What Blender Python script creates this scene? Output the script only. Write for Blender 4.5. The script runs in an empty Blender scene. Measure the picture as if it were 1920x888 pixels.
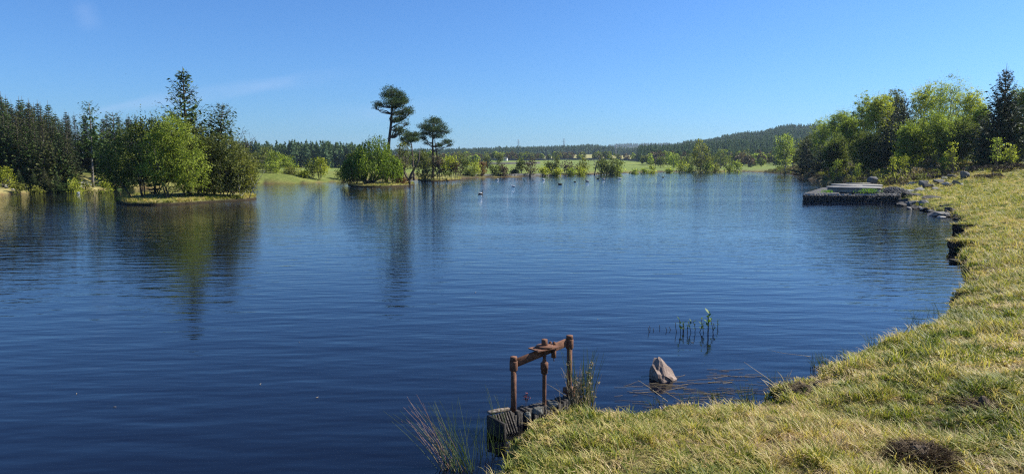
import bpy, bmesh, math, random
import numpy as np
from mathutils import Vector, Matrix

# ------------------------------------------------------------ camera, light, sky
sc = bpy.context.scene
F, CX, CY, VH, EYE = 1330.0, 960.0, 444.0, 306.0, 3.0     # photograph geometry: focal, centre, horizon row, eye over water
PITCH = math.atan((CY - VH) / F)
cam = bpy.data.cameras.new('camera')
cam.sensor_width = 36.0
cam.lens = F / 1920 * 36
cam.clip_start, cam.clip_end = 0.05, 20000
camo = bpy.data.objects.new('camera', cam)
sc.collection.objects.link(camo)
camo.location = (0, 0, EYE)
camo.rotation_euler = (math.pi / 2 - PITCH, 0, 0)
sc.camera = camo

SUN_AZ, SUN_EL = math.radians(72), math.radians(40)
w = bpy.data.worlds.new('World')
sc.world = w
w.use_nodes = True
wn, wl = w.node_tree.nodes, w.node_tree.links
sky = wn.new('ShaderNodeTexSky')
sky.sky_type = 'NISHITA'
sky.sun_disc = False
sky.sun_elevation, sky.sun_rotation = SUN_EL, SUN_AZ
sky.air_density, sky.dust_density, sky.ozone_density = 1.0, 0.5, 3.0
hs = wn.new('ShaderNodeHueSaturation')
hs.inputs['Saturation'].default_value = 1.0
wl.new(sky.outputs[0], hs.inputs['Color'])
tint_ = wn.new('ShaderNodeMixRGB')
tint_.blend_type = 'MULTIPLY'
tint_.inputs[0].default_value = 1
tint_.inputs[2].default_value = (.36, .625, .98, 1)
wl.new(hs.outputs[0], tint_.inputs[1])
# two thin cirrus streaks in the left part of the sky, broken up by noise
CPi, SPi = math.cos(PITCH), math.sin(PITCH)


def skydir(u, v):
    a, b = (u - CX) / F, -(v - CY) / F
    return Vector((a, CPi + b * SPi, -SPi + b * CPi)).normalized()


tc = wn.new('ShaderNodeTexCoord')


def wmath(op, a, b=None):
    n = wn.new('ShaderNodeMath')
    n.operation = op
    for i, x in enumerate((a, b)):
        if isinstance(x, (int, float)):
            n.inputs[i].default_value = x
        elif x is not None:
            wl.new(x, n.inputs[i])
    return n.outputs[0]


def wdot(vec):
    n = wn.new('ShaderNodeVectorMath')
    n.operation = 'DOT_PRODUCT'
    wl.new(tc.outputs['Generated'], n.inputs[0])
    n.inputs[1].default_value = vec
    return n.outputs['Value']


def wmap(x, a, b, c, d):
    n = wn.new('ShaderNodeMapRange')
    n.interpolation_type = 'SMOOTHSTEP'
    wl.new(x, n.inputs[0])
    for i, v in zip((1, 2, 3, 4), (a, b, c, d)):
        n.inputs[i].default_value = v
    return n.outputs[0]


cn = wn.new('ShaderNodeTexNoise')
cn.inputs['Scale'].default_value = 9
cn.inputs['Detail'].default_value = 5
wl.new(tc.outputs['Generated'], cn.inputs['Vector'])
tot = None
for (u0, v0, u1, v1, wd_, am) in ((150, 214, 640, 138, .012, .34), (90, 236, 330, 168, .008, .15), (560, 225, 900, 195, .02, .16), (150, 0, 175, 60, .02, .16)):
    A, B = skydir(u0, v0), skydir(u1, v1)
    nrm = A.cross(B).normalized()
    al = (B - A).normalized()
    s0, s1 = A.dot(al), B.dot(al)
    across = wmath('ADD', wmath('ABSOLUTE', wdot(nrm)), wmath('MULTIPLY', wmath('SUBTRACT', cn.outputs[0], .5), .03))
    m_ = wmap(across, 0, wd_, 1, 0)
    e_ = (s1 - s0) * .35
    al_ = wdot(al)
    m_ = wmath('MULTIPLY', m_, wmath('MULTIPLY', wmap(al_, s0 - e_ * .3, s0 + e_, 0, 1), wmap(al_, s1 - e_, s1 + e_ * .3, 1, 0)))
    m_ = wmath('MULTIPLY', wmath('MULTIPLY', m_, wmap(cn.outputs[0], .3, .65, .2, 1)), am)
    tot = m_ if tot is None else wmath('ADD', tot, m_)
cm = wn.new('ShaderNodeMixRGB')
cm.inputs[2].default_value = (3.4, 4.4, 6.4, 1)
wl.new(tot, cm.inputs[0])
wl.new(tint_.outputs[0], cm.inputs[1])
wl.new(cm.outputs[0], wn['Background'].inputs[0])
wn['Background'].inputs[1].default_value = 0.088
sd = Vector((math.sin(SUN_AZ) * math.cos(SUN_EL), math.cos(SUN_AZ) * math.cos(SUN_EL), math.sin(SUN_EL)))
sun = bpy.data.lights.new('sun', 'SUN')
sun.energy = 5.0
sun.angle = math.radians(0.5)
sun.color = (1.0, 0.95, 0.86)
suno = bpy.data.objects.new('sun', sun)
sc.collection.objects.link(suno)
suno.rotation_euler = sd.to_track_quat('Z', 'Y').to_euler()
sc.view_settings.view_transform = 'Standard'
sc.view_settings.look = 'None'
sc.view_settings.exposure = 0.85
sc.view_settings.gamma = 1
sc.cycles.use_denoising = False
sc.cycles.use_adaptive_sampling = False
sc.cycles.filter_width = 1.25
sc.cycles.max_bounces = 6
sc.cycles.transparent_max_bounces = 12
sc.cycles.volume_bounces = 0
sc.cycles.caustics_reflective = False
sc.cycles.caustics_refractive = False

# ------------------------------------------------------------ helpers
C = sc.collection
CP, SP = math.cos(PITCH), math.sin(PITCH)


def ray(u, v):
    a, b = (u - CX) / F, -(v - CY) / F
    return np.array([a, CP + b * SP, -SP + b * CP])


def onz(u, v, z=0.0):            # where the sight line through a photo pixel meets height z
    d = ray(u, v)
    t = (z - EYE) / d[2]
    return np.array([d[0] * t, d[1] * t, z])


def atY(u, v, Y):                # ... meets distance Y
    d = ray(u, v)
    t = Y / d[1]
    return np.array([d[0] * t, Y, EYE + d[2] * t])


def hrow(v, Y):
    return atY(CX, v, Y)[2]


def ucol(u, Y, v=306):
    return atY(u, v, Y)[0]


def sstep(a, b, x):
    t = np.clip((x - a) / (b - a), 0, 1)
    return t * t * (3 - 2 * t)


def vnoise(x, y, seed=0):
    x = np.asarray(x, float)
    y = np.asarray(y, float)
    xi, yi = np.floor(x).astype(np.int64), np.floor(y).astype(np.int64)
    fx, fy = x - xi, y - yi
    fx, fy = fx * fx * (3 - 2 * fx), fy * fy * (3 - 2 * fy)

    def h(a, b):
        n = (a * 374761393 + b * 668265263 + seed * 974711) & 0xffffffff
        n = ((n ^ (n >> 13)) * 1274126177) & 0xffffffff
        return ((n ^ (n >> 16)) & 0xffff) / 65535.0
    return (h(xi, yi) * (1 - fx) + h(xi + 1, yi) * fx) * (1 - fy) + (h(xi, yi + 1) * (1 - fx) + h(xi + 1, yi + 1) * fx) * fy


def fbm(x, y, seed=0, o=3):
    r, a, t = 0, 1, 0
    for k in range(o):
        r = r + a * vnoise(x * 2 ** k, y * 2 ** k, seed + k * 7)
        t += a
        a *= .5
    return r / t


class G:
    """collects vertices, quads and triangles, then links them as ONE mesh object"""
    def __init__(s):
        s.v, s.q, s.t, s.a, s.n = [], [], [], [], 0

    def add(s, V, Q=None, T=None, tint=0.5):
        V = np.asarray(V, float).reshape(-1, 3)
        if Q is not None and len(Q):
            s.q.append(np.asarray(Q, int).reshape(-1, 4) + s.n)
        if T is not None and len(T):
            s.t.append(np.asarray(T, int).reshape(-1, 3) + s.n)
        s.v.append(V)
        s.a.append(np.broadcast_to(np.asarray(tint, float), (len(V),)))
        s.n += len(V)

    def tube(s, pts, rad, sides=6, tint=0.5, cap=True):
        pts = np.asarray(pts, float)
        n = len(pts)
        rad = np.broadcast_to(np.asarray(rad, float), (n,))
        d = np.gradient(pts, axis=0)
        d /= np.linalg.norm(d, axis=1)[:, None] + 1e-9
        ref = np.array([1., 0, 0]) if abs(d[0][0]) < .8 else np.array([0, 1., 0])
        a = np.cross(d, ref)
        a /= np.linalg.norm(a, axis=1)[:, None] + 1e-9
        b = np.cross(d, a)
        th = np.arange(sides) / sides * 2 * math.pi
        V = pts[:, None] + rad[:, None, None] * (np.cos(th)[None, :, None] * a[:, None] + np.sin(th)[None, :, None] * b[:, None])
        i = np.arange(n - 1)[:, None] * sides
        j = np.arange(sides)[None]
        k = (j + 1) % sides
        Q = np.stack([i + j, i + k, i + sides + k, i + sides + j], -1).reshape(-1, 4)
        V = V.reshape(-1, 3)
        T = None
        if cap:
            V = np.vstack([V, pts[0], pts[-1]])
            jj = np.arange(sides)
            kk = (jj + 1) % sides
            T = np.vstack([np.stack([kk, jj, np.full(sides, n * sides)], -1),
                           np.stack([(n - 1) * sides + jj, (n - 1) * sides + kk, np.full(sides, n * sides + 1)], -1)])
        s.add(V, Q, T, tint)

    def box(s, c, size, rz=0.0, M=None, tint=.5):
        h = np.asarray(size, float) / 2
        P = np.array([[x, y, z] for x in (-1, 1) for y in (-1, 1) for z in (-1, 1)], float) * h
        if M is not None:
            P = P @ np.asarray(M).T
        cz, sz = math.cos(rz), math.sin(rz)
        P = P @ np.array([[cz, sz, 0], [-sz, cz, 0], [0, 0, 1]])
        s.add(P + np.asarray(c), [[0, 1, 3, 2], [4, 6, 7, 5], [0, 4, 5, 1], [2, 3, 7, 6], [0, 2, 6, 4], [1, 5, 7, 3]], tint=tint)

    def leaves(s, c, size, rng, aspect=.6, up=.3, tint=.5, axis=None):
        """diamond shaped leaf faces at points c; axis: preferred long direction"""
        c = np.asarray(c)
        n = len(c)
        if not n:
            return
        N = rng.normal(size=(n, 3))
        N[:, 2] += up * 2
        N /= np.linalg.norm(N, axis=1)[:, None]
        A = rng.normal(size=(n, 3)) if axis is None else np.asarray(axis) + rng.normal(size=(n, 3)) * .25
        A -= (A * N).sum(1)[:, None] * N
        A /= np.linalg.norm(A, axis=1)[:, None] + 1e-9
        B = np.cross(N, A)
        sz = (np.asarray(size) * (.7 + .6 * rng.random(n)))[:, None] if np.ndim(size) == 0 else np.asarray(size)[:, None]
        V = np.stack([c - A * sz * .5, c + B * sz * aspect * .5, c + A * sz * .5, c - B * sz * aspect * .5], 1).reshape(-1, 3)
        s.add(V, np.arange(4 * n).reshape(-1, 4), tint=np.repeat(np.broadcast_to(np.clip(tint, 0, 1), (n,)), 4))

    def mesh(s, name, m, smooth=False):
        me = bpy.data.meshes.new(name)
        V = np.vstack(s.v)
        Q = np.vstack(s.q) if s.q else np.zeros((0, 4), int)
        T = np.vstack(s.t) if s.t else np.zeros((0, 3), int)
        me.vertices.add(len(V))
        me.vertices.foreach_set('co', V.ravel())
        L = np.concatenate([Q.ravel(), T.ravel()])
        me.loops.add(len(L))
        me.loops.foreach_set('vertex_index', L.astype(np.int32))
        st = np.concatenate([np.arange(len(Q)) * 4, len(Q) * 4 + np.arange(len(T)) * 3])
        me.polygons.add(len(st))
        me.polygons.foreach_set('loop_start', st.astype(np.int32))
        at = me.attributes.new('tint', 'FLOAT', 'POINT')
        at.data.foreach_set('value', np.concatenate(s.a).astype(np.float32))
        me.update(calc_edges=True)
        me.validate()
        if smooth:
            me.polygons.foreach_set('use_smooth', np.ones(len(st), bool))
        me.materials.append(m)
        return me

    def build(s, name, m, parent=None, smooth=False, loc=None, kind=None):
        o = bpy.data.objects.new(name, s.mesh(name, m, smooth))
        C.objects.link(o)
        if parent is not None:
            o.parent = parent
        if loc is not None:
            o.location = loc
        if kind:
            o['kind'] = kind
        return o


def tag(o, label, cat, group=None, kind=None):
    if label:
        o['label'] = label
    if cat:
        o['category'] = cat
    if group:
        o['group'] = group
    if kind:
        o['kind'] = kind
    return o


def thing(name, label, cat, loc=(0, 0, 0), rz=0, group=None):
    o = bpy.data.objects.new(name, None)
    o.empty_display_size = .2
    C.objects.link(o)
    o.location = loc
    o.rotation_euler = (0, 0, rz)
    return tag(o, label, cat, group)


def link_copy(src, parent, name=None):
    c = src.copy()
    C.objects.link(c)
    c.parent = parent
    return c


# ------------------------------------------------------------ materials
class NT:
    def __init__(s, name):
        s.m = bpy.data.materials.new(name)
        s.m.use_nodes = True
        s.n, s.l = s.m.node_tree.nodes, s.m.node_tree.links
        s.n.clear()
        s.out = s.n.new('ShaderNodeOutputMaterial')

    def node(s, t, **k):
        n = s.n.new(t)
        for a, b in k.items():
            if a.startswith('i_'):
                n.inputs[a[2:].replace('_', ' ')].default_value = b
            else:
                setattr(n, a, b)
        return n

    def noise(s, scale, detail=3, vec=None, rough=.55):
        n = s.node('ShaderNodeTexNoise')
        n.inputs['Scale'].default_value = scale
        n.inputs['Detail'].default_value = detail
        n.inputs['Roughness'].default_value = rough
        s.l.new(vec if vec is not None else s.pos(), n.inputs['Vector'])
        return n.outputs[0]

    def pos(s):
        if not hasattr(s, '_p'):
            s._p = s.n.new('ShaderNodeNewGeometry').outputs['Position']
        return s._p

    def objpos(s):
        return s.n.new('ShaderNodeTexCoord').outputs['Object']

    def attr(s, name):
        n = s.n.new('ShaderNodeAttribute')
        n.attribute_name = name
        return n

    def ramp(s, fac, stops):
        n = s.n.new('ShaderNodeValToRGB')
        e = n.color_ramp.elements
        while len(e) < len(stops):
            e.new(.5)
        for k, (p, c) in zip(e, stops):
            k.position = p
            k.color = (*c, 1)
        s.l.new(fac, n.inputs[0])
        return n.outputs[0]

    def math(s, op, a, b=None):
        n = s.n.new('ShaderNodeMath')
        n.operation = op
        for i, x in enumerate((a, b)):
            if x is None:
                continue
            if isinstance(x, (int, float)):
                n.inputs[i].default_value = x
            else:
                s.l.new(x, n.inputs[i])
        return n.outputs[0]

    def mix(s, f, a, b, mode='MIX'):
        n = s.n.new('ShaderNodeMixRGB')
        n.blend_type = mode
        for i, x in enumerate((f, a, b)):
            if isinstance(x, (int, float)):
                n.inputs[i].default_value = x
            elif isinstance(x, tuple):
                n.inputs[i].default_value = (*x, 1)
            else:
                s.l.new(x, n.inputs[i])
        return n.outputs[0]

    def bump(s, h, dist, strength=1):
        n = s.n.new('ShaderNodeBump')
        n.inputs['Distance'].default_value = dist
        n.inputs['Strength'].default_value = strength
        s.l.new(h, n.inputs['Height'])
        return n.outputs[0]

    def princ(s, col, rough=.7, bump=None, metal=0, spec=.3):
        p = s.n.new('ShaderNodeBsdfPrincipled')
        if isinstance(col, tuple):
            p.inputs['Base Color'].default_value = (*col, 1)
        else:
            s.l.new(col, p.inputs['Base Color'])
        p.inputs['Roughness'].default_value = rough
        p.inputs['Metallic'].default_value = metal
        p.inputs['Specular IOR Level'].default_value = spec
        if bump is not None:
            s.l.new(bump, p.inputs['Normal'])
        s.l.new(p.outputs[0], s.out.inputs[0])
        return p


def leaf_mat(name, dark, mid, light, trans=.35, rough=.6, spec=.08):
    t = NT(name)
    f = t.attr('tint').outputs['Fac']
    n = t.noise(1.3, 3)
    f2 = t.math('ADD', f, t.math('MULTIPLY', t.math('SUBTRACT', n, .5), .7))
    col = t.ramp(f2, [(.05, dark), (.5, mid), (.95, light)])
    p = t.princ(col, rough, spec=spec)
    tr = t.n.new('ShaderNodeBsdfTranslucent')
    t.l.new(t.mix(1, col, (1.25, 1.35, .7), 'MULTIPLY'), tr.inputs[0])
    ms = t.n.new('ShaderNodeMixShader')
    ms.inputs[0].default_value = trans
    t.l.new(p.outputs[0], ms.inputs[1])
    t.l.new(tr.outputs[0], ms.inputs[2])
    t.l.new(ms.outputs[0], t.out.inputs[0])
    return t.m


def simple_mat(name, stops, scale=5, rough=.8, bump=0.0, bscale=None, metal=0, obj=True, spec=.3, detail=6):
    t = NT(name)
    vec = t.objpos() if obj else t.pos()
    n = t.noise(scale, detail, vec)
    b = t.bump(t.noise(bscale or scale * 3, 6, vec), bump) if bump else None
    t.princ(t.ramp(n, stops), rough, b, metal, spec)
    return t.m


M = {}
M['birch'] = leaf_mat('birch_leaves', (.09, .115, .022), (.22, .27, .05), (.40, .44, .10), .5)
M['lime'] = leaf_mat('lime_leaves', (.14, .165, .02), (.32, .34, .045), (.50, .50, .10), .45)
M['willow'] = leaf_mat('willow_leaves', (.05, .085, .013), (.14, .20, .03), (.30, .37, .06), .45)
M['green'] = leaf_mat('green_leaves', (.05, .07, .018), (.12, .145, .035), (.23, .25, .07), .38)
M['dull'] = leaf_mat('dull_leaves', (.055, .068, .02), (.125, .14, .042), (.22, .23, .075), .36)
M['olive'] = leaf_mat('olive_leaves', (.07, .08, .018), (.17, .175, .035), (.29, .285, .065), .4)
M['budding'] = leaf_mat('budding_twigs', (.07, .045, .03), (.12, .085, .055), (.16, .13, .07), .2)
M['russet'] = leaf_mat('russet_leaves', (.10, .045, .025), (.17, .085, .04), (.22, .13, .05), .3)
M['spruce'] = leaf_mat('spruce_needles', (.022, .048, .014), (.05, .088, .024), (.105, .14, .04), .15, .6)
M['sprucebrown'] = leaf_mat('cone_laden_needles', (.026, .046, .014), (.06, .082, .024), (.13, .12, .042), .15, .6)
M['darkspruce'] = leaf_mat('shaded_spruce_needles', (.014, .026, .013), (.030, .047, .023), (.06, .078, .032), .05, .6)  # darker spruce copy: backlight and deep shade put into the needle colour
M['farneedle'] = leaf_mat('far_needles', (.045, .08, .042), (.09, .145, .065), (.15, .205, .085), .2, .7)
M['pine'] = leaf_mat('pine_needles', (.026, .05, .02), (.056, .092, .032), (.115, .145, .05), .18, .6)
M['bark'] = simple_mat('bark', [(.3, (.05, .04, .03)), (.7, (.13, .11, .09))], 9, .9, .01)
M['pinebark'] = simple_mat('pine_bark', [(.3, (.045, .034, .028)), (.7, (.14, .09, .065))], 6, .9, .01)
M['palebark'] = simple_mat('pale_bark', [(.3, (.13, .12, .10)), (.55, (.30, .29, .26)), (.7, (.42, .41, .38))], 6, .8, .01)
M['grey'] = simple_mat('grey_bark', [(.3, (.10, .085, .07)), (.7, (.22, .2, .17))], 9, .9, .01)
M['heather'] = leaf_mat('heather_sprigs', (.028, .02, .016), (.06, .042, .033), (.105, .08, .05), .1)


def rock_mat(name, a, b, c, bump=.03, scale=3.5):
    t = NT(name)
    v = t.objpos()
    n = t.noise(scale, 8, v, .62)
    n2 = t.noise(scale * 7, 6, v, .7)
    col = t.mix(.35, t.ramp(n, [(.3, a), (.52, b), (.72, c)]), t.ramp(n2, [(.35, a), (.65, c)]))
    t.princ(col, .9, t.bump(t.math('ADD', n, t.math('MULTIPLY', n2, .35)), bump), spec=.25)
    return t.m


M['rock'] = rock_mat('rock', (.06, .057, .052), (.145, .138, .125), (.27, .26, .24))
M['darkrock'] = rock_mat('dark_rock', (.02, .018, .016), (.05, .045, .04), (.11, .10, .09))  # on the platform walls this dark colour carries the face shade
M['palerock'] = rock_mat('pale_rock', (.22, .205, .18), (.36, .34, .31), (.52, .50, .46))
M['brownrock'] = rock_mat('brown_rock', (.12, .085, .066), (.25, .185, .148), (.39, .30, .245), .012, 9)
M['moundsoil'] = rock_mat('brown_thatch', (.05, .034, .02), (.10, .07, .042), (.17, .12, .075), .04, 7)
M['mossrock'] = rock_mat('mossy_rock', (.04, .045, .025), (.12, .12, .10), (.26, .26, .245))
M['peat'] = rock_mat('peat', (.012, .010, .008), (.03, .024, .018), (.06, .05, .035), .05, 6)
M['concrete'] = rock_mat('concrete', (.16, .15, .13), (.26, .25, .225), (.36, .34, .31), .004, 2)
M['wall'] = rock_mat('drystone', (.05, .05, .045), (.10, .098, .09), (.18, .17, .16), .05, .8)

t = NT('rusty_iron')
v = t.objpos()
n = t.noise(18, 8, v, .65)
n2 = t.noise(90, 5, v, .7)
col = t.mix(.4, t.ramp(n, [(.32, (.05, .025, .017)), (.5, (.15, .07, .04)), (.7, (.30, .15, .085))]),
            t.ramp(n2, [(.35, (.07, .035, .025)), (.65, (.25, .13, .08))]))
t.princ(col, .85, t.bump(t.math('ADD', n, t.math('MULTIPLY', n2, .5)), .004), .15)
M['rust'] = t.m
M['wood'] = simple_mat('weathered_wood', [(.3, (.07, .06, .05)), (.55, (.2, .175, .15)), (.75, (.38, .34, .29))], 22, .9, .004)
M['lichenwood'] = simple_mat('lichened_board', [(.35, (.05, .04, .03)), (.55, (.19, .15, .115)), (.75, (.42, .38, .32))], 40, .9, .004)
M['darkwood'] = simple_mat('shade_dark_wood', [(.3, (.008, .007, .006)), (.7, (.024, .02, .017))], 22, .8, .004)  # near black: shade behind and beside the slats put into the colour
M['slatwood'] = simple_mat('dark_grey_wood', [(.3, (.02, .017, .014)), (.55, (.06, .052, .044)), (.75, (.14, .125, .11))], 22, .85, .004)  # weathered wood in a darker tone
M['wire'] = simple_mat('wire', [(.3, (.10, .10, .10)), (.7, (.22, .22, .22))], 30, .5, metal=.6)
M['steel'] = simple_mat('grey_steel', [(.3, (.25, .26, .27)), (.7, (.35, .36, .37))], 3, .5, metal=.3)
M['white'] = simple_mat('white_render', [(.3, (.70, .69, .66)), (.7, (.8, .79, .77))], 3)
M['slate'] = simple_mat('slate', [(.3, (.07, .075, .085)), (.7, (.12, .125, .13))], 3)
M['glass'] = simple_mat('window_glass', [(.3, (.02, .025, .03)), (.7, (.03, .035, .04))], 3, .1, spec=.8)
M['fblack'] = simple_mat('black_feathers', [(.3, (.012, .012, .013)), (.7, (.03, .028, .026))], 12)
M['fwhite'] = simple_mat('white_feathers', [(.3, (.7, .69, .67)), (.7, (.82, .81, .8))], 12)
M['fbrown'] = simple_mat('brown_feathers', [(.3, (.06, .045, .035)), (.7, (.16, .12, .09))], 12)
M['orange'] = simple_mat('orange_bill', [(.3, (.5, .2, .03)), (.7, (.6, .25, .04))], 12, .5)
M['rush'] = leaf_mat('rush_stems', (.035, .065, .02), (.075, .12, .035), (.16, .19, .07), .15, .5)
M['straw'] = leaf_mat('dead_stems', (.16, .12, .07), (.30, .235, .14), (.48, .40, .27), .25, .6)
M['pink'] = leaf_mat('reddish_dead_stems', (.22, .13, .09), (.36, .23, .17), (.48, .36, .28), .25, .6)
M['deadturf'] = leaf_mat('dead_tussock_stems', (.06, .04, .022), (.15, .105, .06), (.30, .225, .14), .15)
M['marsh'] = leaf_mat('marsh_leaves', (.03, .07, .015), (.08, .15, .03), (.17, .25, .06), .3, .45)
M['stem'] = leaf_mat('marsh_stems', (.02, .018, .012), (.045, .035, .02), (.08, .055, .03), .1)
M['gabion_turf'] = leaf_mat('bright_weed', (.07, .15, .02), (.15, .28, .035), (.24, .38, .06), .35)


def grass_mat():
    t = NT('grass_blades')
    f = t.attr('tint').outputs['Fac']
    # tint 0..1: deep green -> yellow green -> straw; patches drift with place
    n = t.noise(.55, 4)
    n2 = t.noise(3.1, 4)
    g = t.math('ADD', f, t.math('MULTIPLY', t.math('SUBTRACT', n, .49), 1.5))
    g = t.math('ADD', g, t.math('MULTIPLY', t.math('SUBTRACT', n2, .5), .9))
    col = t.ramp(g, [(0, (.06, .09, .012)), (.22, (.15, .19, .022)), (.40, (.33, .33, .05)), (.56, (.48, .39, .12)), (.82, (.64, .49, .24)), (1, (.42, .28, .15))])
    p = t.princ(col, .55, spec=.3)
    tr = t.n.new('ShaderNodeBsdfTranslucent')
    t.l.new(t.mix(1, col, (1.15, 1.2, .7), 'MULTIPLY'), tr.inputs[0])
    ms = t.n.new('ShaderNodeMixShader')
    ms.inputs[0].default_value = .38
    t.l.new(p.outputs[0], ms.inputs[1])
    t.l.new(tr.outputs[0], ms.inputs[2])
    t.l.new(ms.outputs[0], t.out.inputs[0])
    return t.m


M['grass'] = grass_mat()


def ground_mat():
    t = NT('ground')
    base = t.attr('cover').outputs['Color']
    a = t.noise(.35, 5)
    b = t.noise(2.2, 5)
    c = t.noise(14, 4)
    d = t.noise(.03, 4)
    k = t.mix(.9, base, t.ramp(a, [(.3, (.72, .78, .62)), (.5, (1, 1, 1)), (.7, (1.35, 1.2, 1.1))]), 'MULTIPLY')
    k = t.mix(.8, k, t.ramp(b, [(.3, (.62, .68, .6)), (.7, (1.4, 1.3, 1.25))]), 'MULTIPLY')
    k = t.mix(.8, k, t.ramp(c, [(.3, (.55, .55, .5)), (.7, (1.45, 1.4, 1.35))]), 'MULTIPLY')
    k = t.mix(.7, k, t.ramp(d, [(.35, (.75, .85, .8)), (.65, (1.25, 1.15, 1.0))]), 'MULTIPLY')
    t.princ(k, .95, t.bump(t.math('ADD', b, t.math('MULTIPLY', c, .35)), .10), spec=.1)
    return t.m


M['ground'] = ground_mat()


def water_mat():
    t = NT('water')
    P = t.pos()

    def mapped(rz, sx, sy):
        m = t.n.new('ShaderNodeMapping')
        m.inputs['Rotation'].default_value = (0, 0, math.radians(rz))
        m.inputs['Scale'].default_value = (sx, sy, 1)
        t.l.new(P, m.inputs[0])
        return m.outputs[0]
    n1 = t.noise(1.0, 3, mapped(-26, 1.5, 4.4), .5)       # wavelets, crests lying across the view
    n2 = t.noise(1.0, 2, mapped(-32, .60, 1.9), .5)
    n3 = t.noise(1.0, 2, mapped(-12, 5.5, 12.0), .5)
    calm = t.noise(1.0, 3, mapped(10, .035, .07), .5)     # wind patches
    cal = t.ramp(calm, [(.35, (.35, .35, .35)), (.62, (1, 1, 1))])
    # open water is choppier than the sheltered near bay
    sep = t.n.new('ShaderNodeSeparateXYZ')
    t.l.new(P, sep.inputs[0])
    mr = t.n.new('ShaderNodeMapRange')
    for i, v in zip((1, 2, 3, 4), (9, 45, .0, 1.0)):
        mr.inputs[i].default_value = v
    t.l.new(sep.outputs[1], mr.inputs[0])
    chop = mr.outputs[0]
    amp1 = t.math('MULTIPLY', cal, t.math('ADD', t.math('MULTIPLY', chop, 1.3), .5))
    amp3 = t.math('MULTIPLY', cal, t.math('ADD', t.math('MULTIPLY', chop, .9), .08))
    h = t.math('ADD', t.math('MULTIPLY', t.math('MULTIPLY', n1, amp1), .015), t.math('MULTIPLY', n2, .021))
    h = t.math('ADD', h, t.math('MULTIPLY', t.math('MULTIPLY', n3, amp3), .0075))
    nb = t.bump(h, 1.0)
    fr = t.n.new('ShaderNodeFresnel')
    fr.inputs[0].default_value = 1.333
    t.l.new(nb, fr.inputs['Normal'])
    gl = t.n.new('ShaderNodeBsdfGlossy')
    gl.inputs['Roughness'].default_value = .03
    gl.inputs['Color'].default_value = (1, 1, 1, 1)
    t.l.new(nb, gl.inputs['Normal'])
    df = t.n.new('ShaderNodeBsdfDiffuse')
    df.inputs[0].default_value = (.003, .0042, .011, 1)
    tr = t.n.new('ShaderNodeBsdfTransparent')
    tr.inputs[0].default_value = (.55, .42, .30, 1)
    m1 = t.n.new('ShaderNodeMixShader')
    t.l.new(t.attr('depth').outputs['Fac'], m1.inputs[0])
    t.l.new(tr.outputs[0], m1.inputs[1])
    t.l.new(df.outputs[0], m1.inputs[2])
    m2 = t.n.new('ShaderNodeMixShader')
    t.l.new(fr.outputs[0], m2.inputs[0])
    t.l.new(m1.outputs[0], m2.inputs[1])
    t.l.new(gl.outputs[0], m2.inputs[2])
    t.l.new(m2.outputs[0], t.out.inputs[0])
    return t.m


M['water'] = water_mat()

# ------------------------------------------------------------ the lake's outline (world coordinates, metres)
vis_px = [(850, 905), (880, 880), (922, 850), (950, 806), (984, 766), (1070, 750), (1130, 757), (1195, 755), (1235, 742), (1330, 742), (1420, 735),
          (1452, 706), (1505, 690), (1560, 660), (1620, 642), (1680, 612), (1742, 588), (1776, 570), (1786, 540)]   # where the turf edge shows
shore_px = [(u, VH + (v - VH) * 1.115) for u, v in vis_px] + [(1808, 545), (1806, 500), (1798, 474), (1806, 455), (1806, 430), (1803, 414), (1775, 405), (1750, 398), (1715, 390), (1694, 383)]
shore_px2 = [(1560, 345), (1532, 338), (1500, 333), (1490, 329), (1482, 327), (1440, 324), (1390, 321.5), (1300, 321.5), (1240, 322.5),
             (1160, 325), (1100, 328), (1000, 330.5), (900, 333), (860, 335)]
shore_px3 = [(700, 338), (650, 340), (560, 344), (480, 345), (380, 350), (230, 353), (180, 357), (100, 360), (0, 365)]
POLY = [(-60, -14), (-14, -3), (-5.2, 2.2), (-2.2, 4.2), (-.9, 5.6)] + [tuple(onz(u, v)[:2]) for u, v in shore_px] + [(33, 62), (38.5, 76)] + \
       [tuple(onz(u, v)[:2]) for u, v in shore_px2] + [tuple(onz(u, v)[:2]) for u, v in shore_px3] + [(-62, 60), (-85, 30), (-80, -10)]
POLY = np.array(POLY)


def sdist(x, y, poly=None):
    """signed distance to the outline: positive on land"""
    rag = poly is None
    poly = POLY if poly is None else poly
    x, y = np.asarray(x, float), np.asarray(y, float)
    best = np.full(x.shape, 1e18)
    ins = np.zeros(x.shape, bool)
    n = len(poly)
    for i in range(n):
        ax, ay = poly[i]
        bx, by = poly[(i + 1) % n]
        ex, ey = bx - ax, by - ay
        t_ = np.clip(((x - ax) * ex + (y - ay) * ey) / (ex * ex + ey * ey), 0, 1)
        best = np.minimum(best, (x - ax - t_ * ex) ** 2 + (y - ay - t_ * ey) ** 2)
        if ay != by:
            c_ = ((ay > y) != (by > y)) & (x < (bx - ax) * (y - ay) / (by - ay) + ax)
            ins ^= c_
    r_ = np.where(ins, -1, 1) * np.sqrt(best)
    if rag:
        r_ = r_ + ((fbm(x / .55, y / .55, 81) - .5) * .34 + (fbm(x / .14, y / .14, 83, 2) - .5) * .10) * np.clip(1.6 - y / 60, .4, 1)
    return r_


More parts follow.
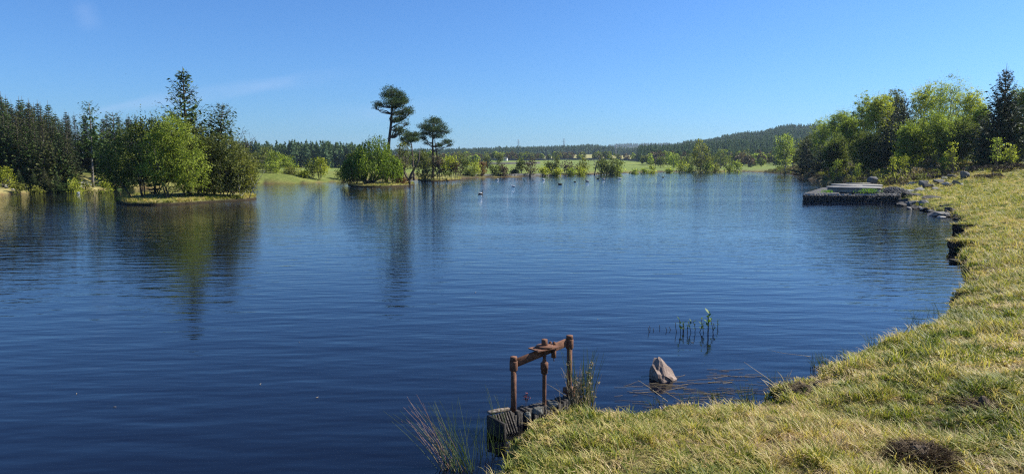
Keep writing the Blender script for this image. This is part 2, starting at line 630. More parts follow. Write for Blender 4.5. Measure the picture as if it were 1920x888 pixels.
TU = np.array([-3000, 0, 400, 550, 660, 860, 1000, 1100, 1180, 1250, 1300, 1400, 1480, 1560, 1920, 3500.])
TD = np.array([120, 200, 300, 450, 650, 850, 1100, 1500, 2200, 3500, 7000.])
TV = np.array([  # photo row of the bare ground for each bearing (column of TU) and distance (row of TD)
    [318, 318, 328, 328, 330, 330, 330, 330, 330, 330, 330, 326, 326, 322, 310, 310],
    [304, 304, 318, 320, 321, 321, 321, 320, 320, 320, 320, 319, 317, 310, 300, 300],
    [300, 300, 313, 316, 317, 317, 317, 317, 317, 317, 317, 316, 312, 306, 298, 298],
    [298, 298, 308, 313, 313, 308, 307, 308, 308, 307, 308, 306, 303, 300, 295, 295],
    [298, 298, 304, 310, 308, 300, 300, 299, 300, 302, 298, 290, 286, 286, 290, 290],
    [298, 298, 302, 306, 304, 299, 299, 295, 296, 294, 288, 276, 268, 268, 285, 285],
    [298, 298, 300, 300, 299, 297, 294, 290, 292, 287, 280, 264, 251, 251, 280, 280],
    [298, 298, 298, 297, 296, 292, 288, 284, 291, 286, 284, 268, 256, 256, 282, 282],
    [300, 300, 298, 296, 294, 292, 290, 288, 288, 286, 290, 280, 270, 270, 290, 290],
    [302, 302, 300, 296, 294, 292, 288, 280, 275.5, 275, 280, 284, 282, 282, 295, 295],
    [304, 304, 304, 304, 303, 303, 302, 302, 302, 302, 302, 302, 302, 302, 303, 303.]])


def far_z(x, y):
    y = np.maximum(y, 1.0)
    u = x / y * F + CX
    D = np.clip(y, TD[0], TD[-1])
    li = np.interp(np.log(D), np.log(TD), np.arange(len(TD)))
    i0 = np.clip(np.floor(li).astype(int), 0, len(TD) - 2)
    f = li - i0
    f = f * f * (3 - 2 * f) * .5 + f * .5
    ui = np.interp(u, TU, np.arange(len(TU)))
    j0 = np.clip(np.floor(ui).astype(int), 0, len(TU) - 2)
    g = ui - j0
    g = g * g * (3 - 2 * g)
    v = (TV[i0, j0] * (1 - g) + TV[i0, j0 + 1] * g) * (1 - f) + (TV[i0 + 1, j0] * (1 - g) + TV[i0 + 1, j0 + 1] * g) * f
    return EYE - (v - VH) / F * y + (fbm(x / 60, y / 60, 5) - .5) * np.clip((y - 250) / 100, 0, 4)


def ground_z(x, y, d=None):
    x, y = np.asarray(x, float), np.asarray(y, float)
    if d is None:
        d = sdist(x, y)
    land = np.maximum(d, 0)
    wat = np.maximum(-d, 0)
    bank = .22 * sstep(0, .22, d) + .10 * sstep(.2, 1.2, d)
    # slopes by side of the lake
    right = sstep(-14, 0, x - np.clip(y - 100, 0, 200) * .1)
    k = .115 + .11 * sstep(65, 100, y)
    zr = np.minimum(k * land, 2.9 + .2 * sstep(0, 30, land - 25))
    zl = 1.1 * sstep(.5, 6, d) + .05 * np.clip(land - 5, 0, 60)
    z = right * zr + (1 - right) * zl
    # heather mound at the right edge of the grass
    mx, my = x - 47.0, y - 66
    z = z + 1.15 * np.exp(-((mx + my * -.1) / 11) ** 2 - ((my - 0) / 5.0) ** 2) * sstep(0, 8, land) * right
    far = sstep(115, 165, y) * sstep(0, 1, (y - 115))
    farw = np.where(x > 45, sstep(180, 260, y), far)
    zf = far_z(x, y)
    z = z * (1 - farw) + (zf - .3) * farw * sstep(0, 14, land)
    und = (fbm(x / 1.7, y / 1.7, 3) - .5) * .20 * sstep(.1, 1.5, d) + (fbm(x / .45, y / .45, 9, 2) - .5) * .11 * sstep(.05, .5, d)
    bed = -.05 - np.minimum(.32 * wat, 2.2) + (fbm(x / .8, y / .8, 21) - .5) * .08
    return np.where(d > 0, bank + z + und, np.where(wat > 0, bed * sstep(-.02, .12, wat) , 0))


def gz(x, y):
    return float(ground_z(np.array([x]), np.array([y]))[0])


# fan-shaped sheet, finer near the viewer's bank
tt = np.concatenate([[-6, -4.5, -3.2], np.linspace(-2.4, -.86, 30), np.arange(-.84, .84, .0058), np.linspace(.86, 2.4, 30), [3.2, 4.5, 6]])
rows = [1.0]
while rows[-1] < 9000:
    rows.append(rows[-1] * (1.016 if rows[-1] < 75 else 1.03))
rows = np.array(rows)
XX = rows[:, None] * tt[None]
YY = np.broadcast_to(rows[:, None], XX.shape)


def grid_faces(nr, nc):
    i = np.arange(nr - 1)[:, None] * nc
    j = np.arange(nc - 1)[None]
    return np.stack([i + j, i + j + 1, i + nc + j + 1, i + nc + j], -1).reshape(-1, 4)


def cover(x, y, d, z):
    """land cover colour: mud, mown bank grass, scrub, fields, forest floor, hill pasture"""
    n = x.shape + (3,)
    c = np.zeros(n)
    u = x / np.maximum(y, 1) * F + CX

    def put(mask, col):
        mask = np.clip(mask, 0, 1)[..., None]
        c[:] = c * (1 - mask) + np.array(col) * mask
    put(np.ones(x.shape), (.15, .14, .05))
    straw = sstep(.42, .6, fbm(x / 1.3, y / 1.3, 11))
    put(straw * .8, (.20, .15, .07))
    put(sstep(26, 12, y), (.075, .062, .03))
    put(sstep(20, 45, y) * .6, (.30, .29, .10))
    # left forest floor
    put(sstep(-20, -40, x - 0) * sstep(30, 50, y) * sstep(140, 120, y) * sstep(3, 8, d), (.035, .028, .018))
    put(sstep(-20, -30, x) * sstep(30, 50, y) * sstep(95, 85, y) * sstep(8, 5, d) * .8, (.26, .24, .12))
    put(sstep(-20, -30, x) * sstep(85, 95, y) * sstep(150, 130, y), (.14, .17, .05))
    # scrub strip under the right-hand grove
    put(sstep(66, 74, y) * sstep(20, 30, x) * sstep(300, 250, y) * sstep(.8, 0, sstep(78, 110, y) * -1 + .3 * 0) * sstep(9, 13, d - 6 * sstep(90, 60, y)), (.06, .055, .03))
    # fields
    far = sstep(125, 160, y)
    put(far, (.155, .205, .055))
    put(far * sstep(560, 480, u) * sstep(300, 330, y), (.03, .03, .02))
    put(sstep(120, 130, y) * sstep(12, 3, d), (.15, .16, .06))
    put(sstep(610, 650, y) * sstep(1000, 1030, u) * sstep(1250, 1200, u), (.28, .27, .12))
    put(sstep(1040, 1100, y), (.045, .055, .03))
    put(sstep(600, 660, y) * sstep(1030, 1000, u), (.05, .06, .03))
    put(sstep(390, 420, y) * sstep(1215, 1240, u), (.03, .035, .02))
    put(sstep(700, 715, y) * sstep(1015, 980, u), (.035, .04, .025))
    # banks: earth at the water's edge, bank-face shade put into its colour, brown bed
    put(sstep(.30, .12, d) * sstep(300, 200, y), (.045, .035, .025))
    put(sstep(2.2, .8, d) * sstep(110, 140, y), (.05, .045, .03))
    put((d < 0).astype(float), (.11, .075, .045))
    return c


def sheet(name, X, Y, mat, water=False, mask=None):
    d = sdist(X, Y)
    Z = np.zeros(X.shape) if water else ground_z(X, Y, d)
    g = G()
    Q = grid_faces(*X.shape)
    keep = None
    if water:
        dd = d.ravel()[Q]
        keep = dd.min(1) < .35
    elif mask is not None:
        keep = mask(Y.ravel()[Q].mean(1))
    if keep is not None:
        Q = Q[keep]
    used, inv = np.unique(Q, return_inverse=True)
    V = np.stack([X.ravel(), Y.ravel(), Z.ravel()], -1)[used]
    Q = inv.reshape(-1, 4)
    g.add(V, Q)
    o = g.build(name, mat, smooth=True, kind='structure')
    me = o.data
    if water:
        at = me.attributes.new('depth', 'FLOAT', 'POINT')
        dep = 1 - np.exp(-np.maximum(-d, 0) * 1.05 - .25)
        at.data.foreach_set('value', dep.ravel()[used].astype(np.float32))
    else:
        at = me.attributes.new('cover', 'FLOAT_COLOR', 'POINT')
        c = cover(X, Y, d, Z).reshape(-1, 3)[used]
        at.data.foreach_set('color', np.hstack([c, np.ones((len(c), 1))]).astype(np.float32).ravel())
    return o


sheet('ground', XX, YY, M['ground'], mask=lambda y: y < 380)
sheet('hills', XX, YY, M['ground'], mask=lambda y: y >= 380)
bx, by = np.meshgrid(np.concatenate([np.linspace(-110, -8, 26), np.linspace(-6, 6, 13), np.linspace(8, 60, 12)]), np.linspace(-25, 1.0, 27))
# the fan starts at y = 1; this sheet carries the bank on behind the viewer
sheet('ground', bx, by, M['ground'])
sheet('water', XX[rows < 330], YY[rows < 330], M['water'], water=True)
sheet('water', bx, by, M['water'], water=True)

# ------------------------------------------------------------ islands
ISL = {}


def island(key, px, h):
    P = np.array([onz(u, v)[:2] for u, v in px])
    # smooth the outline
    Q = []
    n = len(P)
    for i in range(n):
        a, b, c, d_ = P[i - 1], P[i], P[(i + 1) % n], P[(i + 2) % n]
        for s_ in (0, .25, .5, .75):
            Q.append(.5 * (2 * b + (c - a) * s_ + (2 * a - 5 * b + 4 * c - d_) * s_ ** 2 + (3 * b - a - 3 * c + d_) * s_ ** 3))
    Q = np.array(Q)
    cen = Q.mean(0)
    rng = np.random.default_rng(len(px))
    Q = Q + rng.normal(size=Q.shape) * .10
    g = G()
    rings = [(1.03, -.5), (1.0, -.05), (.995, h * .55), (.975, h), (.90, h + .07), (.7, h + .16), (.4, h + .25), (.1, h + .3)]
    V = []
    for k, z in rings:
        R = cen + (Q - cen) * k
        zz = z + (fbm(R[:, 0] * 1.2, R[:, 1] * 1.2, 4) - .5) * (.16 if z > 0 else 0)
        V.append(np.column_stack([R, zz]))
    m = len(Q)
    V = np.vstack(V)
    i = np.arange(len(rings) - 1)[:, None] * m
    j = np.arange(m)[None]
    k = (j + 1) % m
    F_ = np.stack([i + j, i + k, i + m + k, i + m + j], -1).reshape(-1, 4)
    g.add(V, F_)
    o = g.build('island', M['ground'], smooth=True, kind='structure')
    at = o.data.attributes.new('cover', 'FLOAT_COLOR', 'POINT')
    z = V[:, 2]
    w_ = sstep(h * .7, h * 1.1, z)[:, None]
    col = np.array([.035, .028, .02]) * (1 - w_) + np.array([.20, .20, .07]) * w_
    at.data.foreach_set('color', np.hstack([col, np.ones((len(col), 1))]).astype(np.float32).ravel())
    ISL[key] = (cen, Q)
    return o


island('left', [(222, 378), (232, 384), (300, 385), (360, 382), (420, 378), (468, 375), (480, 371), (440, 367), (350, 366), (260, 370)], .22)
island('mid', [(655, 349), (700, 351), (755, 349), (778, 345.5), (745, 342.5), (665, 343)], .2)
island('right', [(786, 339), (825, 340), (862, 337.5), (862, 335), (825, 333.8), (790, 335)], .25)
for k, (name_u) in enumerate([(872, 336.4, 900, 334.4)]):
    pass

# ------------------------------------------------------------ rocks


def hull_rock(name, size, seed, mat, npts=26, squash=1.0, sub=True, parent=None):
    rng = np.random.default_rng(seed)
    bm = bmesh.new()
    P = rng.normal(size=(npts, 3))
    P /= np.linalg.norm(P, axis=1)[:, None]
    P *= (.75 + .35 * rng.random((npts, 1)))
    P[:, 2] = np.clip(P[:, 2], -.7, .8) * squash
    for p in P * np.asarray(size) / 2:
        bm.verts.new(p)
    bmesh.ops.convex_hull(bm, input=bm.verts)
    for v_ in [v_ for v_ in bm.verts if not v_.link_faces]:
        bm.verts.remove(v_)
    if sub:
        bmesh.ops.bevel(bm, geom=bm.edges[:], offset=min(size) * .035, segments=1, affect='EDGES')
        bmesh.ops.triangulate(bm, faces=bm.faces[:])
    me = bpy.data.meshes.new(name)
    bm.to_mesh(me)
    bm.free()
    me.materials.append(mat)
    o = bpy.data.objects.new(name, me)
    C.objects.link(o)
    if parent:
        o.parent = parent
    return o


def rock(u, v, Y, wpx, hpx, seed, mat, label, group, name='rock', depth=1.0, squash=1, sink=.15, z=None, npts=26):
    """a rock whose foot shows at row v at distance Y"""
    W_, H_ = wpx / F * Y, hpx / F * Y
    x = ucol(u, Y)
    o = hull_rock(name, (W_ * 1.05, W_ * depth, H_ * 1.35), seed, mat, npts)
    zz = gz(x, Y) if z is None else z
    o.location = (x, Y, zz + H_ * (.5 - sink))
    o.rotation_euler = (random.Random(seed).uniform(-.15, .15), random.Random(seed + 1).uniform(-.15, .15), seed * 1.7)
    tag(o, label, 'rock', group)
    return o


# the pointed brown rock standing in the near water
bm = bmesh.new()
Yr = 9.7


def rp(u, v, dy):
    return atY(u, v, Yr + dy)


pts = [rp(1226, 668, .12), rp(1238, 669, .05), rp(1252, 682, .0), rp(1266, 698, -.02), rp(1275, 720, -.08), rp(1274, 732, -.12), rp(1243, 734, -.22), rp(1236, 722, -.18), rp(1217, 708, .0),
       rp(1218, 690, .06), rp(1222, 683, -.02), rp(1232, 700, -.16), rp(1250, 705, -.17), rp(1262, 742, -.05), rp(1222, 742, .1), rp(1235, 735, .35), rp(1262, 728, .35), rp(1228, 690, .3), rp(1255, 700, .3), rp(1240, 680, .22)]
cen = np.mean(pts, 0)
for p in pts:
    bm.verts.new(Vector(p - cen))
bmesh.ops.convex_hull(bm, input=bm.verts)
for v_ in [v_ for v_ in bm.verts if not v_.link_faces]:
    bm.verts.remove(v_)
bmesh.ops.subdivide_edges(bm, edges=bm.edges[:], cuts=3, use_grid_fill=True)
bmesh.ops.triangulate(bm, faces=bm.faces[:])
rr = random.Random(4)
from mathutils import noise as mn
for v_ in bm.verts:
    k = mn.noise(v_.co * 9) * .028 + mn.noise(v_.co * 24) * .012
    # a few split planes give the slaty steps
    s_ = v_.co.dot(Vector((.5, -.5, .7)))
    k += (math.floor(s_ * 14) / 14 - s_) * .35
    v_.co += v_.co.normalized() * k
me = bpy.data.meshes.new('pointed_rock')
bm.to_mesh(me)
bm.free()
me.materials.append(M['brownrock'])
o = bpy.data.objects.new('pointed_rock', me)
C.objects.link(o)
o.location = Vector(cen)
tag(o, 'brown pointed rock leaning up out of the shallow water beside the grass bank', 'rock')

# rocks along the far side of the near bay, beside the stone platform
bank = [(1702, 383, 24, 10, 'darkrock'), (1722, 388, 26, 11, 'rock'), (1712, 379, 34, 16, 'darkrock'), (1741, 391, 30, 14, 'rock'), (1753, 386, 34, 17, 'darkrock'),
        (1768, 396, 30, 12, 'darkrock'), (1742, 381, 40, 13, 'darkrock'), (1782, 398, 28, 14, 'darkrock'), (1762, 405, 36, 7, 'rock'), (1772, 409, 14, 4, 'palerock'), (1790, 404, 26, 13, 'darkrock'), (1712, 392, 12, 4, 'rock')]
desc = ['small dark rock at the platform corner, half buried in the bank', 'mid grey rock at the waterline next to the platform corner', 'large dark block under the turf right beside the stone platform',
        'grey slab tilted to the water, fourth along from the platform', 'dark hollow-faced rock under the turf between grey slabs', 'low dark wedge rock at the waterline below the turf',
        'long flat dark slab lying on the bank above the waterline rocks', 'dark rock tucked beneath the overhanging grass, near the end of the rock row', 'flat thin grey slab lying in the water at the bay corner',
        'small sunlit white stone in the water at the bay corner', 'last dark rock of the row before the black turf blocks', 'small pale stone touching the base of the platform',
        'pale pebble-like stone just out from the platform corner', 'pale wet stone in front of the grey slabs', 'tiny pale stone nearest the platform wall in the water']
for k, ((u, v, w_, h_, mt), ds) in enumerate(zip(bank, desc)):
    Y = onz(u, v)[1]
    rock(u, v, Y, w_ * 1.25, h_ * 1.3, 40 + k, M[mt], ds, 'rocks at the edge of the small bay', z=0, sink=.1, npts=12)
rng = np.random.default_rng(19)
for k in range(30):
    t_ = (k + rng.random()) / 30
    u = np.interp(t_, [0, .3, .6, .85, 1], [1690, 1718, 1752, 1780, 1803])
    v = np.interp(t_, [0, .3, .6, .85, 1], [384, 391, 399, 406, 414]) + rng.uniform(-5, 1)
    Y = onz(u, v)[1]
    rock(u, v, Y, rng.uniform(11, 24), rng.uniform(4, 9), 700 + k, M['darkrock' if k % 3 else 'rock'], 'small flat stone packed in the ragged stony edge of the small bay', 'small stones of the bay edge', z=0, sink=.05, npts=12)
# line of slabs running up the bank
slabs = [(1704, 356, 26, 7, 'palerock'), (1726, 354, 30, 8, 'rock'), (1742, 350, 24, 9, 'darkrock'), (1756, 353, 28, 8, 'rock'), (1764, 346, 30, 7, 'rock'), (1780, 350, 22, 8, 'palerock'),
         (1786, 342, 26, 8, 'darkrock'), (1797, 349, 20, 6, 'rock'), (1808, 351, 14, 5, 'palerock'), (1734, 345, 20, 9, 'rock'), (1772, 341, 16, 6, 'rock')]
sd_ = ['pale flat stone at the foot of the stone row, touching the gravel basket', 'wide grey slab, second up from the gravel basket', 'dark upright stone in the middle of the stone row', 'grey slab lying flat in the middle of the stone row',
       'long low grey stone on the back edge of the stone row', 'pale slab in the upper half of the stone row', 'dark shaded slab near the top of the stone row', 'small grey stone near the top end of the stone row',
       'tiny pale stone that ends the stone row', 'grey stone standing behind the dark upright one', 'small grey stone at the back, near the dark shaded slab']
for k, ((u, v, w_, h_, mt), ds) in enumerate(zip(slabs, sd_)):
    Y = 60 + (357 - v) * .55 + (u - 1704) * -.03
    rock(u, v, Y, w_ * 1.2, h_ * 1.1, 70 + k, M[mt], ds, 'row of flat stones across the grass', depth=.7, sink=.1, npts=11)
rock(1811, 344, 64, 20, 13, 91, M['rock'], 'grey angular boulder alone on the grass above the end of the stone row', None, 'boulder')
rock(1713, 343, 72, 15, 6, 92, M['palerock'], 'low pale boulder half sunk in the grass between platform and grove', None, 'boulder')
# pale rocks of the left shore
rng = np.random.default_rng(8)
for k in range(34):
    u = [rng.uniform(0, 22), rng.uniform(40, 118), rng.uniform(60, 112), rng.uniform(140, 190)][k % 4]
    v = np.interp(u, [0, 100, 190], [360, 355, 352]) - rng.uniform(0, 7)
    Y = onz(u, np.interp(u, [0, 100, 190], [364, 360, 356.5]))[1] + rng.uniform(.3, 5)
    rock(u, v, Y, rng.uniform(7, 20), rng.uniform(3, 6.5), 120 + k, M['palerock'], 'pale rock on the strip of left shore below the spruces', 'pale rocks along the left shore', depth=.9, sink=.25)

BLOCKS = []
# dark turf blocks that stand out of the bank
for (u, v, w_, h_, lab) in [(1818, 439, 32, 17, 'upright dark turf block, the farther of two at the grass edge'), (1814, 476, 36, 23, 'dark overhanging turf block, the nearer of two at the grass edge'),
                            (1806, 496, 18, 6, 'low dark turf lump in the water just before the overhanging block')]:
    Y = onz(u, v)[1] + .4
    W_, H_ = w_ / F * Y, h_ / F * Y
    bm = bmesh.new()
    bmesh.ops.create_cube(bm, size=1)
    bmesh.ops.subdivide_edges(bm, edges=bm.edges[:], cuts=7, use_grid_fill=True)
    for p in bm.verts:
        p.co = Vector((p.co.x * W_, p.co.y * W_ * .9, p.co.z * H_ * 1.15))
        n = p.co.normalized()
        p.co += n * (mn.noise(p.co * 2.1 + Vector((u, 0, 0))) * .10 + mn.noise(p.co * 9) * .03)
        p.co.x *= 1 - .15 * (p.co.z < 0)
    me = bpy.data.meshes.new('turf_block')
    bm.to_mesh(me)
    bm.free()
    me.materials.append(M['peat'])
    o = bpy.data.objects.new('turf_block', me)
    C.objects.link(o)
    o.location = (ucol(u, Y), Y, H_ * .42)
    if H_ > .3:
        BLOCKS.append((ucol(u, Y), Y, H_ * .97, W_))
    tag(o, lab, 'turf block', 'turf blocks at the edge of the bank')

# ------------------------------------------------------------ trees


def bend(p0, p1, n, rng, k=.06, sag=0):
    p0, p1 = np.asarray(p0, float), np.asarray(p1, float)
    s_ = np.linspace(0, 1, n)[:, None]
    L = np.linalg.norm(p1 - p0)
    P = p0 + (p1 - p0) * s_
    w1 = rng.normal(size=3) * k * L
    w2 = rng.normal(size=3) * k * .6 * L
    P += np.sin(s_ * math.pi) * w1 + np.sin(s_ * 2 * math.pi) * w2
    P[:, 2] += (np.sin(s_ * math.pi) * sag * L)[:, 0]
    return P


def rand_lobes(W, H, z0, rng, n=15, top=.3):
    L = []
    for k in range(n):
        h = rng.random() ** .8
        prof = math.sin(math.pi * min(1, (h * (1 - top) + .12) ** .8)) ** .6
        a = rng.random() * 6.28
        r = rng.uniform(.25, .62) * W / 2 * prof
        s_ = W * rng.uniform(.24, .36)
        zz = z0 + (H - z0) * (.12 + .76 * h)
        L.append((math.cos(a) * r, math.sin(a) * r, zz, s_ * .62, s_ * .62, s_ * .55 * min(1.5, (H - z0) / W + .3)))
    L.append((0, 0, z0 + (H - z0) * .55, W * .3, W * .3, (H - z0) * .38))
    L.append((W * .05, 0, H - (H - z0) * .17, W * .16, W * .16, (H - z0) * .17))
    return L


def broadleaf(name, loc, H, W, seed, leafmat, bark, label, cat='tree', group=None, z0=.12, lobes=None, leaf=None, nleaf=None, px=None,
              stems=1, spread=.25, fuzz=.18, hang=0, trunk_r=None, sparse=False, lean=(0, 0), shell=.55):
    rng = np.random.default_rng(seed)
    Y = loc[1]
    mpp = Y / (F * 1024 / 1920)                # metres per render pixel
    root = thing(name, label, cat, loc, 0, group)
    z0 = z0 * H
    lobes = lobes or rand_lobes(W, H, z0, rng)
    lobes = np.array(lobes, float)
    leaf = leaf or max(.09, mpp * 1.55)
    if nleaf is None:
        area = W * (H - z0)
        nleaf = int(min(16000, max(500, area / leaf ** 2 * (2.2 if sparse else 5.5))))
    vol = lobes[:, 3] * lobes[:, 4] * lobes[:, 5]
    wt = vol ** .66
    wt = wt / wt.sum()
    ncl = max(30, nleaf // 26)
    li = rng.choice(len(lobes), ncl, p=wt)
    D = rng.normal(size=(ncl, 3))
    D /= np.linalg.norm(D, axis=1)[:, None]
    rr_ = (shell + (1.08 - shell) * rng.random(ncl) ** .5)
    rr_[rng.random(ncl) < .12] *= 1.18
    CC = lobes[li, :3] + D * lobes[li, 3:6] * rr_[:, None]
    CC[:, 2] = np.clip(CC[:, 2], z0 * .6, None)
    ct = .5 + rng.normal(size=ncl) * .26 + (rng.random(len(lobes)) - .5)[li] * .25
    ci = rng.integers(0, ncl, nleaf)
    cr_ = max(leaf * 1.6, W * .045)
    off = rng.normal(size=(nleaf, 3)) * cr_ * (.6 + fuzz)
    off[:, 2] *= .7
    LP = CC[ci] + off
    if hang:
        LP[:, 2] -= rng.random(nleaf) ** 2 * hang
    LP[:, 2] = np.maximum(LP[:, 2], .02)
    g = G()
    g.leaves(LP, leaf, rng, .62, .25, ct[ci] + rng.normal(size=nleaf) * .12)
    # fine sprays that break up the outline
    ns = int(nleaf / 45)
    li2 = rng.choice(len(lobes), ns, p=wt)
    D2 = rng.normal(size=(ns, 3)) + [0, 0, .5]
    D2 /= np.linalg.norm(D2, axis=1)[:, None]
    S0 = lobes[li2, :3] + D2 * lobes[li2, 3:6] * .95
    Ls = W * rng.uniform(.06, .17, ns)
    q_ = np.repeat(np.arange(ns), 7)
    tq = np.tile(np.linspace(0, 1, 7), ns)
    dr = D2 * .8 + [0, 0, .45 if not hang else -.3]
    SP_ = S0[q_] + dr[q_] * (Ls[q_] * tq)[:, None] + rng.normal(size=(len(q_), 3)) * leaf * .35
    SP_[:, 2] = np.maximum(SP_[:, 2], .05)
    g.leaves(SP_, leaf * .85, rng, .55, .2, .55 + rng.normal(size=len(q_)) * .15)
    g.build('crown', leafmat, root)
    # trunk, limbs to each lobe, twigs to some clumps
    g = G()
    tr = trunk_r or max(.05, H * .018)
    for s_ in range(stems):
        a = rng.random() * 6.28
        base = np.array([math.cos(a), math.sin(a), 0]) * (spread * W * .25 * (stems > 1))
        topx = base * (1 + 2.5 * (stems > 1)) + np.array([lean[0], lean[1], H * (.8 if stems == 1 else .62)])
        T_ = bend(base + [0, 0, -.15], topx, 8, rng, .035)
        r_ = tr / stems ** .4
        g.tube(T_, np.linspace(r_, r_ * .25, 8), 6)
        for k, lb in enumerate(lobes):
            if k % stems != s_:
                continue
            q = T_[min(6, max(1, int(7 * (lb[2] / H) * .65)))]
            g.tube(bend(q, lb[:3], 5, rng, .08, .05), np.linspace(r_ * .45, r_ * .14, 5), 4, cap=False)
    nt = min(90, ncl)
    for k in rng.choice(ncl, nt, replace=False):
        lb = lobes[li[k]]
        g.tube(bend(lb[:3], CC[k], 3, rng, .08), [tr * .12, tr * .09, max(.006, tr * .04)], 3, cap=False)
    g.build('trunk', bark, root)
    return root


def spruce_mesh(H, R, seed, detail=1.0, z0=.05, leader=.04, dense=1.0, power=.85, spray=.30, upt=.3):
    """returns (needles G, wood G)"""
    rng = np.random.default_rng(seed)
    g, wd = G(), G()
    wd.tube([[0, 0, -.3], [0, 0, H * .5], [0, 0, H * .98], [0, 0, H * (1 + leader)]], [H * .016, H * .010, H * .003, H * .0012], 6)
    nwh = int(26 * detail)
    Ps, Ax, Sz, Ti = [], [], [], []
    for k in range(nwh):
        fr = z0 + (1 - z0) * (k + rng.random() * .6) / nwh
        L0 = R * (1 - fr) ** power + .012 * H
        nb = max(4, int((7 - 2 * fr) * dense))
        a0 = rng.random() * 6.28
        for b in range(nb):
            a = a0 + b * 6.283 / nb + rng.normal() * .2
            L = L0 * (.72 + .42 * rng.random())
            dirh = np.array([math.cos(a), math.sin(a), 0])
            sl = -.28 + .75 * fr + rng.normal() * .07
            zt = fr * H
            n = 5
            s_ = np.linspace(0, 1, n)
            P = np.array([0, 0, zt]) + dirh * (L * s_)[:, None]
            P[:, 2] += L * (sl * s_ + (upt) * s_ ** 3)
            if L > .25:
                wd.tube(P, np.linspace(H * .0035, H * .001, n), 3, cap=False)
            m = max(4, int(9 * detail * (L / R) ** .7) + 3)
            for q in range(m):
                t_ = .12 + .88 * (q + rng.random()) / m
                pt = np.array([0, 0, zt]) + dirh * L * t_
                pt[2] += L * (sl * t_ + upt * t_ ** 3)
                side = 1 if q % 2 else -1
                sa = a + side * (.75 - .45 * t_) + rng.normal() * .15
                ln = max(L * spray * (1.25 - .6 * t_), R * .10)
                ax = np.array([math.cos(sa), math.sin(sa), -.30 + rng.normal() * .15])
                Ps.append(pt + ax * ln * .3)
                Ax.append(ax)
                Sz.append(ln)
                Ti.append(.35 + .4 * t_ + rng.normal() * .12)
    g.leaves(np.array(Ps), np.array(Sz), rng, .42, .9, np.array(Ti), axis=np.array(Ax))
    return g, wd


def spruce(name, loc, H, R, seed, mat, label, group=None, bark='bark', **kw):
    root = thing(name, label, 'tree', loc, seed * .7, group)
    a, b = spruce_mesh(H, R, seed, **kw)
    a.build('crown', mat, root)
    b.build('trunk', M[bark], root)
    return root


def place(u, Y, dz=0.0):
    x = ucol(u, Y)
    return (x, Y, gz(x, Y) - .05 + dz)


def isle(u, Y, z=.3):
    return (ucol(u, Y), Y, z)


def hgt(v, loc):
    return hrow(v, loc[1]) - loc[2]


# --- left forest: five needle shapes, copied
protos = []
for k in range(6):
    a, b = spruce_mesh(10, [2.4, 2.1, 2.7, 2.2, 2.5, 2.0][k], 300 + k, detail=1.35, power=.95, dense=1.2, upt=.30, spray=.34, leader=.06)
    protos.append((a.mesh('crown', M['sprucebrown' if k in (0, 3) else 'spruce']), b.mesh('trunk', M['bark']), a.mesh('crown', M['darkspruce'])))  # last entry: same crown with shade put into the needle colour


def forest_tree(loc, H, wide, k, rz, label, group, dark=False, name='spruce'):
    root = thing(name, label, 'tree', loc, rz, group)
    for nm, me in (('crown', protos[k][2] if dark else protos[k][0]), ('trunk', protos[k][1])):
        o = bpy.data.objects.new(nm, me)
        C.objects.link(o)
        o.parent = root
    s_ = H / 10
    root.scale = (s_ * wide, s_ * wide, s_)
    return root


rng = np.random.default_rng(77)
topv = ([-60, 0, 12, 60, 105, 118, 135, 170, 200, 230, 300, 380, 450], [182, 188, 186, 196, 207, 215, 228, 226, 222, 224, 236, 250, 262])
n_ = 0
front_desc = ['spruce at the left end of the front row of the left forest', 'second spruce from the left end, front row of the left forest', 'spruce third along in the front row, taller than its neighbours',
              'spruce fourth along in the front row behind the pale rocks', 'spruce fifth along in the front row of the left forest', 'spruce sixth along in the front row, narrow top', 'spruce seventh along in the front row of the left forest',
              'spruce eighth along in the front row above the rocks', 'spruce ninth along in the front row of the left forest', 'last front-row spruce, stepping down towards the gap']
for k, u in enumerate([-22, 2, 20, 36, 52, 68, 84, 99, 114, 128]):
    Y = 76 + rng.uniform(-1, 1) - u * .01
    loc = place(u, Y)
    H = hgt(np.interp(u, *topv) + rng.uniform(14, 44) + (18 if k > 6 else 0), loc)
    forest_tree(loc, H, 1.15, k % 6, k * 1.3, front_desc[k], 'spruces of the left forest')
for row in range(5):
    Y0 = 81 + row * 5
    for u in np.arange(-90 + row * 7, 470, 17 + (row > 2) * 5):
        uu = u + rng.uniform(-4, 4)
        if uu > 140 and row < 2:
            continue
        Y = Y0 + rng.uniform(-1.5, 1.5) + (6 if uu > 140 else 0)
        loc = place(uu, Y)
        H = hgt(np.interp(uu, *topv) + rng.uniform(-12, 14) + (4 if row < 2 else 0), loc)
        dark = uu > 128  # picks the crown copy with the shade in its colour
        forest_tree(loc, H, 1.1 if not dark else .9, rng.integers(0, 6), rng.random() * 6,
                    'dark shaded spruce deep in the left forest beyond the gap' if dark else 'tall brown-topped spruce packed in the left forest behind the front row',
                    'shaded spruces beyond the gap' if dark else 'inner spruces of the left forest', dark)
# small firs along the forest foot
for k, (u, v, lab) in enumerate([(-4, 312, 'small spruce at the left picture edge, foot of the forest'), (33, 318, 'small bushy spruce at the forest foot above pale rocks'), (60, 322, 'short spruce at the forest foot between two rock patches'),
                                 (82, 316, 'young spruce at the forest foot, tallest of the short ones'), (104, 325, 'short dense spruce at the forest foot by the bright bush')]):
    loc = place(u, 72.5)
    forest_tree(loc, hgt(v, loc), 1.5, (k * 2) % 6, k, lab, 'young spruces at the forest foot', name='young_spruce')
